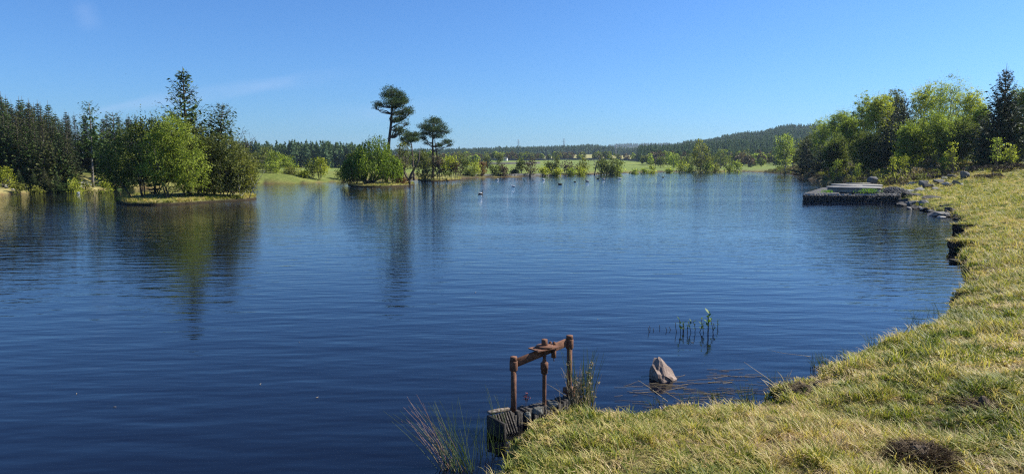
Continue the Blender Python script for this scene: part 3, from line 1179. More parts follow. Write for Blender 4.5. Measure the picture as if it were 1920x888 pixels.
# the tall pine with the bare pale trunk
loc = place(172, 80)
H = hgt(192, loc)
root = thing('tall_pine', 'tall ragged pine with bare grey lower trunk at the gap in the left forest', 'tree', loc)
a, b = spruce_mesh(H, 2.3, 55, detail=.95, z0=.36, power=.45, dense=.8, spray=.34, upt=.35)
a.build('crown', M['spruce'], root)
b = G()
b.tube(bend([0, 0, -.3], [.1, 0, H], 9, np.random.default_rng(3), .008), np.linspace(.15, .03, 9), 8)
b.build('trunk', M['grey'], root)
loc = place(217, 84)
spruce('spruce', loc, hgt(215, loc), 2.6, 61, M['spruce'], 'broad round-topped dark conifer to the right of the tall pine', power=.4, detail=1.1)
loc = place(248, 88)
spruce('spruce', loc, hgt(226, loc), 2.4, 62, M['darkspruce'], 'dark conifer showing over the left island behind the broad one', power=.5)

for (u, Y, v, w_, mt, lab) in [(8, 71.5, 318, 40, 'lime', 'bright yellow-green bush at the left edge of the picture on the shore'), (138, 72.5, 333, 34, 'lime', 'low yellow-green bush on the left shore below the gap'),
                               (196, 74, 331, 28, 'lime', 'bright upright bush on the left shore beside the island'), (30, 70, 345, 26, 'olive', 'low olive bush on the left shore among pale rocks'),
                               (160, 75, 342, 22, 'olive', 'small brownish bush at the foot of the bare pine trunk'), (66, 70.8, 350, 22, 'olive', 'low scrubby tuft bush between the rock patches of the left shore')]:
    loc = place(u, Y)
    broadleaf('bush', loc, hgt(v, loc), w_ / F * Y, int(u) + 5, M[mt], M['bark'], lab, 'bush', None, z0=.02, stems=3)

# --- left island
Yi = 57.0
loc = isle(351, 58.5)
H = hgt(132, loc)
root = thing('tall_spruce', 'tall open spruce rising above all the others on the left island', 'tree', loc)
a, b = spruce_mesh(H, 3.5, 402, detail=1.25, z0=.14, power=.82, dense=1.05, spray=.32, upt=.45, leader=.03)
a.build('crown', M['spruce'], root)
b.build('trunk', M['bark'], root)
loc = isle(398, 58)
H = hgt(196, loc)
S = H / 7.5
spruce('leaning_larch', loc, H, 2.4, 411, M['pine'], 'feathery blue-green conifer leaning right behind the island spruce', power=.5, detail=1.0, z0=.25, spray=.34, upt=.5).rotation_euler = (0, .13, .4)


def bare_tree(name, loc, H, W, seed, bark, label, group=None, cat='bare tree', r0=.09, depth=4, lean=.1):
    root = thing(name, label, cat, loc, 0, group)
    rng = np.random.default_rng(seed)
    g = G()

    def grow(p, d, L, r, n):
        e = p + d * L
        P = bend(p, e, 5, rng, .09)
        g.tube(P, np.linspace(r, r * .62, 5), 5 if n > 2 else 3, cap=False)
        if n == 0:
            return
        for k in range(3 if n > 1 else 4):
            nd = d + rng.normal(size=3) * [.62 * W / H * 2, .62 * W / H * 2, .38]
            nd[2] = nd[2] * .8 + .18
            nd /= np.linalg.norm(nd)
            grow(P[rng.integers(2, 5)], nd, L * rng.uniform(.55, .8), r * .55, n - 1)
    grow(np.array([0, 0, -.1]), np.array([lean, 0, 1.]), H * .36, r0, depth)
    g.build('trunk', bark, root)
    return root


bare_tree('bare_tree', isle(440, 60.5), hgt(226, isle(440, 60.5)), 3.4, 14, M['grey'], 'leafless pale-branched tree at the right end of the left island', r0=.11)

NI = 57
big = isle(268, 57)
broadleaf('multi_stem_willow', big, hgt(226, big), 7.2, 21, M['green'], M['bark'], 'dark green many-stemmed tree at the left end of the left island', z0=.14, stems=6, spread=.5,
          lobes=[(-1.9, 0, 3.0, 1.5, 1.3, 1.2), (-2.5, 0, 2.0, 1.1, 1.2, .8), (-.7, .3, 4.2, 1.5, 1.4, 1.4), (.7, 0, 4.9, 1.4, 1.3, 1.2), (1.5, .5, 3.2, 1.6, 1.5, 1.6), (-.3, -.6, 2.4, 1.6, 1.4, 1.2), (-1.2, 0, 1.5, 1.5, 1.2, .7), (1.7, 0, 5.3, .8, .8, .8), (.2, .4, 5.5, .9, .9, .6)], nleaf=13000, leaf=.15)
fr_ = isle(327, 54.5)
broadleaf('yellow_green_willow', fr_, hgt(220, fr_), 5.4, 22, M['birch'], M['bark'], 'bright yellow-green rounded tree at the front of the left island', z0=.06, stems=4, spread=.4,
          lobes=[(0, 0, 4.9, 1.2, 1.2, 1.3), (-.9, 0, 3.9, 1.3, 1.2, 1.2), (.9, 0, 3.7, 1.3, 1.2, 1.3), (1.4, -.3, 2.4, 1.2, 1.2, 1.1), (-1.2, -.2, 2.5, 1.3, 1.2, 1.1), (.1, -.6, 2.6, 1.4, 1.2, 1.4), (1.3, -.3, 1.4, 1.2, 1.1, .7), (0, -.5, 1.3, 1.4, 1.1, .8), (.2, 0, 5.7, .6, .6, .5)], nleaf=15000, leaf=.13)
dk = isle(408, 57)
broadleaf('olive_willow', dk, hgt(262, dk), 5.8, 23, M['dull'], M['bark'], 'dark olive dense tree between the yellow-green one and the bare tree', z0=.05, stems=4, spread=.4,
          lobes=[(-1, 0, 3.7, 1.3, 1.3, 1.0), (.4, 0, 4.1, 1.3, 1.2, .9), (1.3, 0, 3.0, 1.3, 1.2, 1.1), (-.8, 0, 2.3, 1.5, 1.3, 1.3), (.8, -.4, 1.9, 1.5, 1.2, 1.1), (-.2, -.4, 1.0, 1.7, 1.2, .7), (-2, 0, 4.6, 1.1, 1, 1.2)], nleaf=14000, leaf=.14)
rt = isle(452, 58)
broadleaf('low_willow', rt, hgt(290, rt), 3.5, 24, M['olive'], M['palebark'], 'low olive bush-like tree overhanging the right end of the left island', 'tree', z0=.05, stems=5, spread=.6, nleaf=9000, leaf=.13)
sp = isle(288, 59)
spruce('small_spruce', sp, hgt(218, sp), 1.1, 25, M['darkspruce'], 'thin spiky spruce top poking above the dark tree on the left island', power=.8)
gr = isle(375, 56.3)
broadleaf('brown_shrub', gr, hgt(325, gr), 3.0, 26, M['olive'], M['bark'], 'brown-olive shrub low under the larch on the left island', 'bush', z0=.03, stems=4)

# --- middle island: weeping willow and Scots pines
wl_ = isle(692, 94.5)
Hw = hgt(253, wl_)
root = thing('weeping_willow', 'large bright weeping willow trailing into the water on the middle island', 'tree', wl_)
rng = np.random.default_rng(31)
pxm = 94.5 / F
domes = []
for (u_, top_, rx_, yy_) in [(706, 253, 30, 0), (690, 266, 26, -.5), (672, 284, 26, .3), (656, 300, 16, 0), (728, 280, 20, .2), (742, 298, 11, 0), (700, 285, 34, -1.1), (722, 300, 22, -1.2), (668, 308, 20, -.9)]:
    tz = hrow(top_, 94.5) - .3
    domes.append(((u_ - 692) * pxm, yy_, tz * .55, rx_ * pxm, max(1.2, rx_ * pxm * .9), tz * .45))
g = G()
Ps, Ti = [], []
for k in range(1900):
    dm = domes[rng.integers(0, len(domes))]
    a, e = rng.random() * 6.28, math.asin(rng.uniform(-.1, 1))
    p = np.array([dm[0] + dm[3] * math.cos(a) * math.cos(e), dm[1] + dm[4] * math.sin(a) * math.cos(e), dm[2] + dm[5] * math.sin(e)])
    p[:2] += rng.normal(size=2) * .12
    L = min(p[2] - rng.uniform(.0, 1.5), rng.uniform(.7, 2.4))
    if L < .2 or fbm(p[0] * 1.1, p[2] * 1.1 + p[1], 5) < .38:
        continue
    n = int(L / .11) + 1
    s_ = np.linspace(0, 1, n)
    P = p + np.stack([np.cumsum(rng.normal(size=n) * .02), np.cumsum(rng.normal(size=n) * .02), -s_ * L], -1)
    Ps.append(P)
    Ti.append(np.full(n, .5 + rng.normal() * .2))
Ps, Ti = np.vstack(Ps), np.concatenate(Ti)
Ps = Ps + rng.normal(size=Ps.shape) * .07
g.leaves(Ps, .25, rng, .45, 0, Ti, axis=np.tile([0, 0, -1.], (len(Ps), 1)))
g.build('crown', M['willow'], root)
g = G()
for k, dm in enumerate(domes):
    g.tube(bend([rng.normal() * .3, rng.normal() * .2, -.2], dm[:3], 7, rng, .07), np.linspace(.20, .05, 7), 6)
for k in range(46):   # low twigs that dip into the water on the left
    a = rng.uniform(2.6, 3.9)
    g.tube(bend([-1.5 + rng.normal() * .5, rng.normal(), rng.uniform(.3, 1.2)], [-1.5 + math.cos(a) * rng.uniform(1, 3), math.sin(a) * 1.5, rng.uniform(-.3, .3)], 5, rng, .12, .1), np.linspace(.03, .008, 5), 3)
g.build('trunk', M['bark'], root)


def pine(name, base, path, clumps, seed, label, r0=.22, leaf=.20, n=16000, extra_stems=(), mat='pine'):
    """path, clumps: (u, v) photo positions at the tree's distance; clumps (u, v, half width px, half height px)"""
    rng = np.random.default_rng(seed)
    Y = base[1]
    b = np.array(base)
    root = thing(name, label, 'tree', base)
    T_ = np.array([atY(u, v, Y) - b for u, v in path])
    s_ = np.linspace(0, len(T_) - 1, 14)
    TT = np.stack([np.interp(s_, np.arange(len(T_)), T_[:, k]) for k in range(3)], -1)
    g = G()
    g.tube(TT, np.linspace(r0, r0 * .3, 14), 8)
    for st in extra_stems:
        S_ = np.array([atY(u, v, Y) - b for u, v in st])
        g.tube(S_, np.linspace(r0 * .7, r0 * .3, len(S_)), 6)
    px_ = Y / F
    lob = []
    for (u, v, a, h) in clumps:
        for rep in range(3):
            c = atY(u + rng.normal() * a * .25, v + rng.normal() * h * .2, Y) - b
            c[1] = rng.normal() * a * px_ * 1.1
            lob.append([*c, a * px_ * .75, a * px_ * .85, h * px_ * .95])
    lob = np.array(lob)
    for l_ in lob:
        zz = l_[2] - abs(l_[0]) * .25
        i = int(np.argmin(np.abs(TT[:, 2] - zz + .3)))
        P = bend(TT[max(1, i)], l_[:3], 6, rng, .08, -.06)
        g.tube(P, np.linspace(r0 * .33, r0 * .08, 6), 4, cap=False)
        for q in range(6):
            e = l_[:3] + rng.normal(size=3) * l_[3:6] * .6
            g.tube(bend(P[4], e, 3, rng, .1), [r0 * .09, r0 * .07, r0 * .04], 3, cap=False)
    wood = g.build('trunk', M['pinebark'], root)
    wt = lob[:, 3] * lob[:, 4]
    wt /= wt.sum()
    ncl = n // 22
    li = rng.choice(len(lob), ncl, p=wt)
    D = rng.normal(size=(ncl, 3))
    D /= np.linalg.norm(D, axis=1)[:, None]
    CC = lob[li, :3] + D * lob[li, 3:6] * (rng.random(ncl) ** .4)[:, None] * 1.05
    ct = .45 + rng.normal(size=ncl) * .18
    ci = rng.integers(0, ncl, n)
    LP = CC[ci] + rng.normal(size=(n, 3)) * [.24, .24, .17]
    g = G()
    g.leaves(LP, leaf, rng, .35, .35, ct[ci] + rng.normal(size=n) * .12)
    g.build('crown', M[mat], root)
    return root


pine('scots_pine', isle(724, 97), [(724, 346), (727, 310), (729, 268), (733, 235), (735, 205), (737, 185), (738, 172)],
     [(737, 172, 17, 6), (722, 180, 11, 6), (748, 178, 15, 6), (757, 187, 12, 5), (714, 195, 12, 4), (705, 201, 6, 3), (742, 195, 22, 6), (762, 203, 13, 5), (750, 212, 17, 5), (770, 211, 6, 3), (745, 226, 12, 4), (758, 221, 10, 5),
      (763, 232, 6, 4), (748, 240, 12, 5), (756, 248, 9, 5), (741, 252, 6, 4), (748, 190, 20, 5)],
     41, 'tall leaning Scots pine with ragged crown, tallest tree on the middle island', .26, .2, 13500)
pine('scots_pine', isle(812, 124), [(812, 335), (812, 300), (811, 270), (812, 250), (813, 238)],
     [(811, 229, 22, 5), (798, 236, 15, 5), (826, 236, 16, 6), (833, 246, 11, 5), (812, 243, 26, 5), (796, 250, 14, 4), (822, 255, 14, 4), (790, 258, 10, 3), (838, 266, 13, 4), (824, 272, 10, 3), (800, 268, 9, 3), (846, 271, 5, 2)],
     42, 'flat-topped umbrella-shaped Scots pine on the small right-hand islet', .24, .22, 12500, extra_stems=([(824, 310), (819, 290), (815, 262)],))
pine('low_pine', isle(772, 112, .3), [(776, 338), (774, 300), (772, 272), (768, 258)],
     [(768, 254, 13, 4), (780, 252, 9, 3), (757, 262, 8, 4), (775, 262, 12, 3), (762, 268, 7, 3)],
     43, 'small dark pine crown between the tall pine and the umbrella pine', .16, .22, 5000)
o = isle(757, 97)
broadleaf('leaning_tree', o, hgt(268, o), 4.4, 44, M['dull'], M['bark'], 'thinly leaved tree with dark leaning trunk beside the weeping willow', z0=.2, sparse=True, stems=2, spread=.3, lean=(-.8, 0), trunk_r=.2)
root = thing('slanting_trunk', 'bare dark slanting trunk rising left to right at the middle island end', 'tree trunk', isle(766, 96.5, .1))
g = G()
rng = np.random.default_rng(2)
g.tube(bend([0, 0, -.2], [1.5, .3, 4.6], 7, rng, .03), np.linspace(.22, .07, 7), 7)
g.tube(bend([.1, 0, .3], [-1.6, 0, 4.0], 7, rng, .05), np.linspace(.16, .05, 7), 6)
g.tube(bend([.3, 0, .9], [.9, .3, 1.3], 5, rng, .05), np.linspace(.12, .04, 5), 6)
g.build('trunk', M['bark'], root)
for (u, Y, v, w_, mt, lab, nm) in [
        (750, 95, 334, 26, 'russet', 'low rounded reddish-brown bush at the waterline of the middle island', 'bush'),
        (742, 99, 300, 30, 'green', 'green shrub filling in right of the weeping willow', 'bush'),
        (722, 99, 318, 24, 'willow', 'bright shrub under the tall pine at the willow edge', 'bush'),
        (662, 98, 285, 34, 'green', 'darker leafy tree behind the left side of the weeping willow', 'tree'),
        (790, 121, 286, 36, 'dull', 'grey-green loose tree left of the umbrella pine trunk', 'tree'),
        (804, 120.5, 293, 32, 'dull', 'low grey-green shrub under the umbrella pine', 'bush'),
        (824, 120.5, 292, 28, 'budding', 'brownish budding shrub right of the umbrella pine trunk', 'bush'),
        (842, 121, 289, 36, 'lime', 'yellow-green domed tree on the small right-hand islet', 'tree'),
        (854, 121, 303, 20, 'budding', 'dark brown shrub at the right tip of the small islet', 'bush'),
        (866, 150, 290, 30, 'green', 'mid-green tree on the shore just right of the small islet', 'tree')]:
    loc = isle(u, Y, .35) if Y < 140 else place(u, Y)
    broadleaf(nm, loc, hgt(v, loc), w_ / F * Y * 1.1, int(u * 1.3), M[mt], M['bark'], lab, nm, None, z0=.05, stems=3, spread=.4)

# --- far left shore behind: bushes before the plantation
for (u, Y, v, w_, mt, lab) in [
        (470, 112, 300, 34, 'olive', 'olive bush on the far shore just beyond the left island'), (492, 113, 304, 40, 'green', 'round mid-green bush on the far shore, second from the island'),
        (516, 118, 284, 36, 'birch', 'tall yellow-green tree on the far shore between round bushes'), (512, 111, 306, 40, 'birch', 'round green bush in front of the tall yellow-green tree'),
        (537, 117, 293, 34, 'birch', 'sloping light green tree on the far shore, right of the tall one'), (548, 112, 313, 34, 'olive', 'low olive bush at the water, right of the round green one'),
        (567, 112, 321, 24, 'lime', 'small bright bush at the right end of the far bush row'), (585, 114, 302, 34, 'green', 'grey-green bush beside the narrow bright tree on the far shore'),
        (601, 113, 294, 26, 'lime', 'narrow bright yellow-green tree standing before the pale field'), (490, 150, 277, 46, 'dull', 'dark rounded tree behind the far shore bushes, before the plantation'),
        (640, 118, 313, 26, 'green', 'bush on the far shore peeping out left of the weeping willow')]:
    loc = place(u, Y)
    broadleaf('tree' if 'tree' in lab.split(' on ')[0] else 'bush', loc, hgt(v, loc), w_ / F * Y * 1.12, int(u * 1.7), M[mt], M['bark'], lab, 'tree' if 'tree' in lab.split(' on ')[0] else 'bush', None, z0=.03, stems=3, spread=.4)

# --- far centre shore
for (u, Y, v, w_, mt, lab, nm) in [
        (890, 150, 304, 23, 'lime', 'small yellow-green tree on the far shore, left of the russet one', 'tree'), (904, 152, 303, 16, 'russet', 'russet-leaved small tree on the far shore', 'tree'),
        (880, 148, 318, 16, 'green', 'pale low bush on the far shore right of the small islet', 'bush'),
        (928, 156, 308, 23, 'green', 'dark green small tree on the far shore before the stone wall', 'tree'), (944, 157, 309, 19, 'budding', 'brown budding tree touching the dark green one', 'tree'),
        (977, 163, 301, 20, 'green', 'dark tree with grey-green crown, left half of a touching pair', 'tree'), (995, 164, 301, 29, 'budding', 'round purplish-brown budding tree, right half of a touching pair', 'tree'),
        (964, 162, 318, 12, 'darkspruce', 'tiny dark bush left of the touching pair of trees', 'bush'),
        (1019, 168, 316, 17, 'lime', 'bright yellow-green bush right of the purplish tree', 'bush'), (1030, 171, 303, 14, 'dull', 'slim grey-green tree behind bright bushes on the far shore', 'tree'),
        (1042, 172, 295, 17, 'dull', 'taller grey-green tree next to the slim one', 'tree'), (1045, 170, 318, 14, 'lime', 'small bright bush beneath the taller grey-green tree', 'bush'),
        (1066, 178, 303, 30, 'budding', 'wide hazy brown tree on the far shore in mid picture', 'tree'), (1072, 174, 317, 16, 'birch', 'green bush in front of the wide hazy brown tree', 'bush'),
        (1095, 182, 297, 22, 'olive', 'olive-brown tree left of the bare tall one', 'tree'), (1090, 177, 312, 22, 'lime', 'brightest rounded bush on the far centre shore', 'bush'),
        (1128, 185, 300, 34, 'green', 'green tree, left part of the broad far-shore clump', 'tree'), (1147, 186, 292, 42, 'green', 'largest broad green tree of the far centre shore', 'tree'),
        (1160, 187, 305, 16, 'birch', 'lighter bush at the right foot of the broad green tree', 'bush'),
        (1190, 200, 316, 9, 'birch', 'tiny bush on the far field edge, first right of the broad tree', 'bush'), (1208, 205, 316, 9, 'birch', 'tiny bush on the far field edge left of the round bush', 'bush'),
        (1222, 210, 311, 14, 'lime', 'round bush alone at the foot of the far green field', 'bush'), (1254, 222, 314, 9, 'birch', 'tiny bush at the fence before the round lone bush', 'bush'),
        (1279, 232, 303, 20, 'lime', 'bright bush left of the big round tree', 'bush'), (1294, 234, 308, 16, 'birch', 'lower bush at the left foot of the big round tree', 'bush'),
        (1314, 236, 269, 46, 'olive', 'big round-headed yellow-olive tree on the far shore', 'tree'), (1327, 232, 305, 17, 'birch', 'bush in front of the big round-headed tree', 'bush'),
        (1341, 234, 308, 15, 'olive', 'low bush at the right foot of the big round-headed tree', 'bush'),
        (1352, 300, 283, 32, 'green', 'dark green tree behind, right of the big round-headed tree', 'tree'), (1368, 240, 308, 18, 'birch', 'pale green bush on the far right shore', 'bush'),
        (1384, 238, 303, 16, 'birch', 'upright pale green bush at the far end of the lake', 'bush'), (1264, 330, 291, 22, 'birch', 'light green tree at the hill foot beyond the far field', 'tree'),
        (1240, 340, 296, 16, 'green', 'green tree at the right corner of the far green field', 'tree'), (1290, 340, 290, 18, 'green', 'dull green tree at the hill foot left of the big round tree', 'tree'),
        (1470, 205, 257, 48, 'birch', 'light green birch standing alone before the right-hand grove', 'birch tree'), (1500, 200, 262, 26, 'olive', 'olive tree half hidden behind the dark grove end', 'tree'),
        (913, 330, 293, 10, 'dull', 'small field tree beyond the first stone wall', 'tree'), (937, 330, 290, 15, 'dull', 'rounded field tree standing beyond the first stone wall', 'tree'),
        (1054, 640, 288, 7, 'budding', 'tiny bare-looking tree on the pale field, the left of two', 'tree'), (1069, 640, 289, 9, 'budding', 'tiny bare-looking tree on the pale field, the right of two', 'tree')]:
    loc = place(u, Y)
    w2 = w_ / F * Y * 1.1
    broadleaf({'birch tree': 'birch'}.get(nm, nm), loc, max(1.0, hgt(v, loc)), w2, int(u * 2.1), M[mt], M['palebark' if 'birch' in nm else 'grey'], lab, nm.split()[-1], None, z0=.06, stems=1 if nm != 'bush' else 3,
              sparse=mt == 'budding')
bare_tree('bare_tree', place(1116, 186), hgt(274, place(1116, 186)), 4.5, 19, M['grey'], 'tall leafless brown tree standing over the far-shore bushes', r0=.2, depth=4)

# --- right-hand grove of birches and spruces
grove = [  # u, Y, top v, width px, kind
    (1520, 175, 248, 34, 'dull', 'dark leafy tree at the far left end of the right grove'), (1545, 160, 226, 46, 'birch', 'birch with stepped crown near the left end of the right grove'),
    (1572, 145, 207, 46, 'birch', 'birch second from the left end of the right grove'), (1588, 120, 222, 44, 'birch', 'broad mid-height birch in front of the grove left half'),
    (1612, 128, 174, 50, 'birch', 'tall birch with pointed light top in the grove left half'), (1645, 118, 178, 54, 'lime', 'yellow-topped birch left of the first dark spruce'),
    (1676, 120, 168, 40, 'dull', 'brownish thin-crowned tree behind the first dark spruce'), (1728, 112, 164, 60, 'lime', 'yellow-green birch between the two dark spruce tops'),
    (1778, 104, 150, 80, 'birch', 'tallest broad birch at the middle of the right grove'), (1812, 98, 176, 60, 'lime', 'yellow-green birch left of the big dark spruce'),
    (1835, 94, 196, 40, 'birch', 'lower birch touching the left side of the big dark spruce'), (1915, 84, 168, 56, 'birch', 'birch cut off by the right picture edge'),
    (1706, 92, 236, 56, 'birch', 'short leafy birch standing forward of the grove'), (1760, 90, 222, 70, 'birch', 'dense lower birch in front of the tallest one'),
    (1806, 88, 232, 54, 'green', 'dark green low tree at the foot of the grove left of the big spruce'), (1625, 104, 246, 56, 'green', 'dark green low tree at the foot of the grove left half'),
    (1568, 112, 262, 44, 'green', 'dark leafy low tree at the grove edge above the brown scrub'), (1905, 82, 240, 30, 'lime', 'light green low birch right of the big spruce'),
    (1955, 84, 180, 60, 'birch', 'birch just beyond the right picture edge')]
for k, (u, Y, v, w_, mt, lab) in enumerate(grove):
    loc = place(u, Y)
    broadleaf('birch' if mt in ('birch', 'lime') else 'tree', loc, hgt(v, loc), w_ / F * Y * 1.4, 500 + k, M[mt], M['palebark'], lab, 'tree', 'trees of the right-hand grove', z0=.04, fuzz=-.05,
              nleaf=19000, leaf=.155 if Y < 110 else .18, shell=.4)
for (u, Y, v, R, lab, kw) in [
        (1875, 76, 118, 2.7, 'big dark spruce with bare spiky leaders towering at the right', dict(leader=.09, dense=1.25, power=.62, upt=.7, detail=1.35, spray=.4)),
        (1690, 104, 172, 3.4, 'dark spruce deep in the grove with thin bare tip', dict(leader=.12, power=.55, upt=.6)),
        (1668, 100, 214, 3.2, 'shadowy spruce below the yellow-topped birch', dict(power=.55, upt=.5)),
        (1756, 108, 150, 2.2, 'spruce with long bare spike rising above the tallest birch', dict(leader=.13, power=.6, upt=.7)),
        (1512, 150, 262, 3.0, 'dark conifer at the left corner of the right grove', dict(power=.45)),
        (1640, 108, 262, 3.2, 'low dark spruce added to darken the grove left half', dict(power=.45)),  # put in to fill the grove's gaps with dark
        (1850, 84, 216, 2.4, 'lower dark spruce against the left flank of the big one', dict(power=.55)),
        (1720, 100, 250, 3.2, 'low dark spruce added as dark fill behind the short forward birch', dict(power=.5)),  # another added tree, a dark filler for the lower grove
(1545, 140, 275, 3.4, 'low dark spruce behind the scrub at the grove end', dict(power=.5)),
        (1925, 86, 215, 2.6, 'dark spruce half cut by the right picture edge', dict(power=.55))]:
    loc = place(u, Y)
    H = hgt(v, loc)
    if 'big dark' in lab or 'spike' in lab or 'bare tip' in lab:
        H /= 1 + kw['leader']
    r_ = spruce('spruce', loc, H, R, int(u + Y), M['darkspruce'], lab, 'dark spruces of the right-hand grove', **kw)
    if kw.get('leader'):       # bare upright shoots round the leader
        g = G()
        rng = np.random.default_rng(int(u))
        for q in range(22 if 'big' in lab else 9):
            a = rng.random() * 6.28
            z_ = H * rng.uniform(.78, .99)
            rr_ = R * (1 - z_ / H) ** .62 * .8
            L = H * rng.uniform(.05, .10)
            P = np.array([math.cos(a) * rr_, math.sin(a) * rr_, z_])
            g.tube([P * [.3, .3, 1] - [0, 0, .1], P, P + np.array([math.cos(a) * .12, math.sin(a) * .12, 1]) * L], [.03, .022, .008], 3)
        g.build('shoot', M['bark'], r_)
for (u, Y, v, w_, mt, lab) in [(1783, 72, 266, 24, 'lime', 'bright young birch sapling before the dark grove'), (1868, 68, 256, 22, 'birch', 'darker sapling at the foot of the big spruce'), (1893, 66, 270, 26, 'lime', 'glowing yellow-green sapling on the heather mound'),
                               (1697, 80, 292, 18, 'lime', 'two-pronged small sapling at the edge of the heather scrub'), (1675, 82, 291, 8, 'lime', 'thin tiny sapling left of the two-pronged one'), (1768, 74, 292, 10, 'birch', 'thin tiny sapling under the bright young birch'),
                               (1568, 100, 300, 26, 'birch', 'leafy low bush in the brown scrub on the lake edge'), (1610, 92, 306, 18, 'birch', 'light weedy bush in the scrub behind the stone platform')]:
    loc = place(u, Y)
    broadleaf('sapling', loc, max(.8, hgt(v, loc)), w_ / F * Y, int(u), M[mt], M['bark'], lab, 'sapling', None, z0=.08, sparse=True, leaf=.13, fuzz=.3)

# ------------------------------------------------------------ instanced masses


def unlinked(name, me):
    return bpy.data.objects.new(name, me)


def scatter(name, P, rot, scl, idx, protos_, label, cat, kind='stuff'):
    me = bpy.data.meshes.new(name)
    n = len(P)
    me.vertices.add(n)
    me.vertices.foreach_set('co', np.asarray(P, np.float32).ravel())
    for nm, ty, val in (('rot', 'FLOAT_VECTOR', np.asarray(rot, np.float32).ravel()), ('scl', 'FLOAT_VECTOR', np.asarray(scl, np.float32).ravel()), ('idx', 'INT', np.asarray(idx, np.int32))):
        a = me.attributes.new(nm, ty, 'POINT')
        a.data.foreach_set('vector' if ty == 'FLOAT_VECTOR' else 'value', val)
    o = bpy.data.objects.new(name, me)
    C.objects.link(o)
    tag(o, label, cat, None, kind)
    ng = bpy.data.node_groups.new(name, 'GeometryNodeTree')
    ng.interface.new_socket('Geometry', in_out='INPUT', socket_type='NodeSocketGeometry')
    ng.interface.new_socket('Geometry', in_out='OUTPUT', socket_type='NodeSocketGeometry')
    N, L = ng.nodes, ng.links
    gi, go = N.new('NodeGroupInput'), N.new('NodeGroupOutput')
    ip = N.new('GeometryNodeInstanceOnPoints')
    jg = N.new('GeometryNodeJoinGeometry')
    for p in protos_:
        oi = N.new('GeometryNodeObjectInfo')
        oi.inputs['Object'].default_value = p
        oi.inputs['As Instance'].default_value = True
        L.new(oi.outputs['Geometry'], jg.inputs[0])

    def na(nm, ty):
        a = N.new('GeometryNodeInputNamedAttribute')
        a.data_type = ty
        a.inputs[0].default_value = nm
        return a.outputs[0]
    e = N.new('FunctionNodeEulerToRotation')
    L.new(na('rot', 'FLOAT_VECTOR'), e.inputs[0])
    L.new(gi.outputs[0], ip.inputs['Points'])
    L.new(jg.outputs[0], ip.inputs['Instance'])
    ip.inputs['Pick Instance'].default_value = True
    L.new(na('idx', 'INT'), ip.inputs['Instance Index'])
    L.new(e.outputs[0], ip.inputs['Rotation'])
    L.new(na('scl', 'FLOAT_VECTOR'), ip.inputs['Scale'])
    L.new(ip.outputs[0], go.inputs[0])
    md = o.modifiers.new('scatter', 'NODES')
    md.node_group = ng
    return o


# far conifers, light meshes
def far_conifer(seed, mat, wide=.17):
    rng = np.random.default_rng(seed)
    g = G()
    n = 120
    fr = rng.random(n) ** .8 * .93 + .03
    R = wide * (1 - fr) ** .8 + .008
    a = rng.random(n) * 6.28
    P = np.stack([np.cos(a) * R * .62, np.sin(a) * R * .62, fr], -1)
    ax = np.stack([np.cos(a), np.sin(a), np.full(n, -.25)], -1)
    g.leaves(P, R * .9 + .03, rng, .65, .6, .45 + rng.normal(size=n) * .22, axis=ax)
    g.tube([[0, 0, -.05], [0, 0, 1.0]], [.02, .004], 4)
    return g.mesh('far_conifer', mat)


def far_broad(seed, mat):
    rng = np.random.default_rng(seed)
    g = G()
    n = 170
    D = rng.normal(size=(n, 3))
    D /= np.linalg.norm(D, axis=1)[:, None]
    P = D * [.32, .32, .40] * rng.uniform(.7, 1.1, (n, 1)) + [0, 0, .55]
    g.leaves(P, .16, rng, .8, .3, .5 + rng.normal(size=n) * .2)
    g.tube([[0, 0, -.05], [0, 0, .6]], [.03, .015], 4)
    return g.mesh('far_broadleaf', mat)


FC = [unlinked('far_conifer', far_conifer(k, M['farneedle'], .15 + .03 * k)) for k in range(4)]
FB = [unlinked('far_broadleaf', far_broad(9, M['green'])), unlinked('far_broadleaf', far_broad(10, M['birch'])), unlinked('far_broadleaf', far_broad(11, M['dull'])), unlinked('far_broadleaf', far_broad(12, M['budding']))]


def forest(name, regions, label, protos_, hr, seed, bw=None, cat='forest'):
    """regions: (u0, u1, Y0, Y1, spacing)"""
    rng = np.random.default_rng(seed)
    X_, Y_ = [], []
    for (u0, u1, Y0, Y1, s_) in regions:
        a = (u1 - u0) / F * (Y0 + Y1) / 2 * (Y1 - Y0)
        n = int(a / s_ ** 2)
        y = np.sqrt(rng.uniform(Y0 ** 2, Y1 ** 2, n))
        X_.append((rng.uniform(u0, u1, n) - CX) / F * y)
        Y_.append(y)
    x, y = np.concatenate(X_), np.concatenate(Y_)
    z = ground_z(x, y)
    n = len(x)
    H = rng.uniform(hr[0], hr[1], n) * (.85 + .3 * vnoise(x / 25, y / 25, 2))
    w_ = H * rng.uniform(.85, 1.25, n)
    rot = np.zeros((n, 3))
    rot[:, 2] = rng.random(n) * 6.28
    idx = rng.integers(0, len(protos_), n)
    if bw:
        idx = rng.choice(len(protos_), n, p=bw)
    scatter(name, np.stack([x, y, z - .2], -1), rot, np.stack([w_, w_, H], -1), idx, protos_, label, cat)


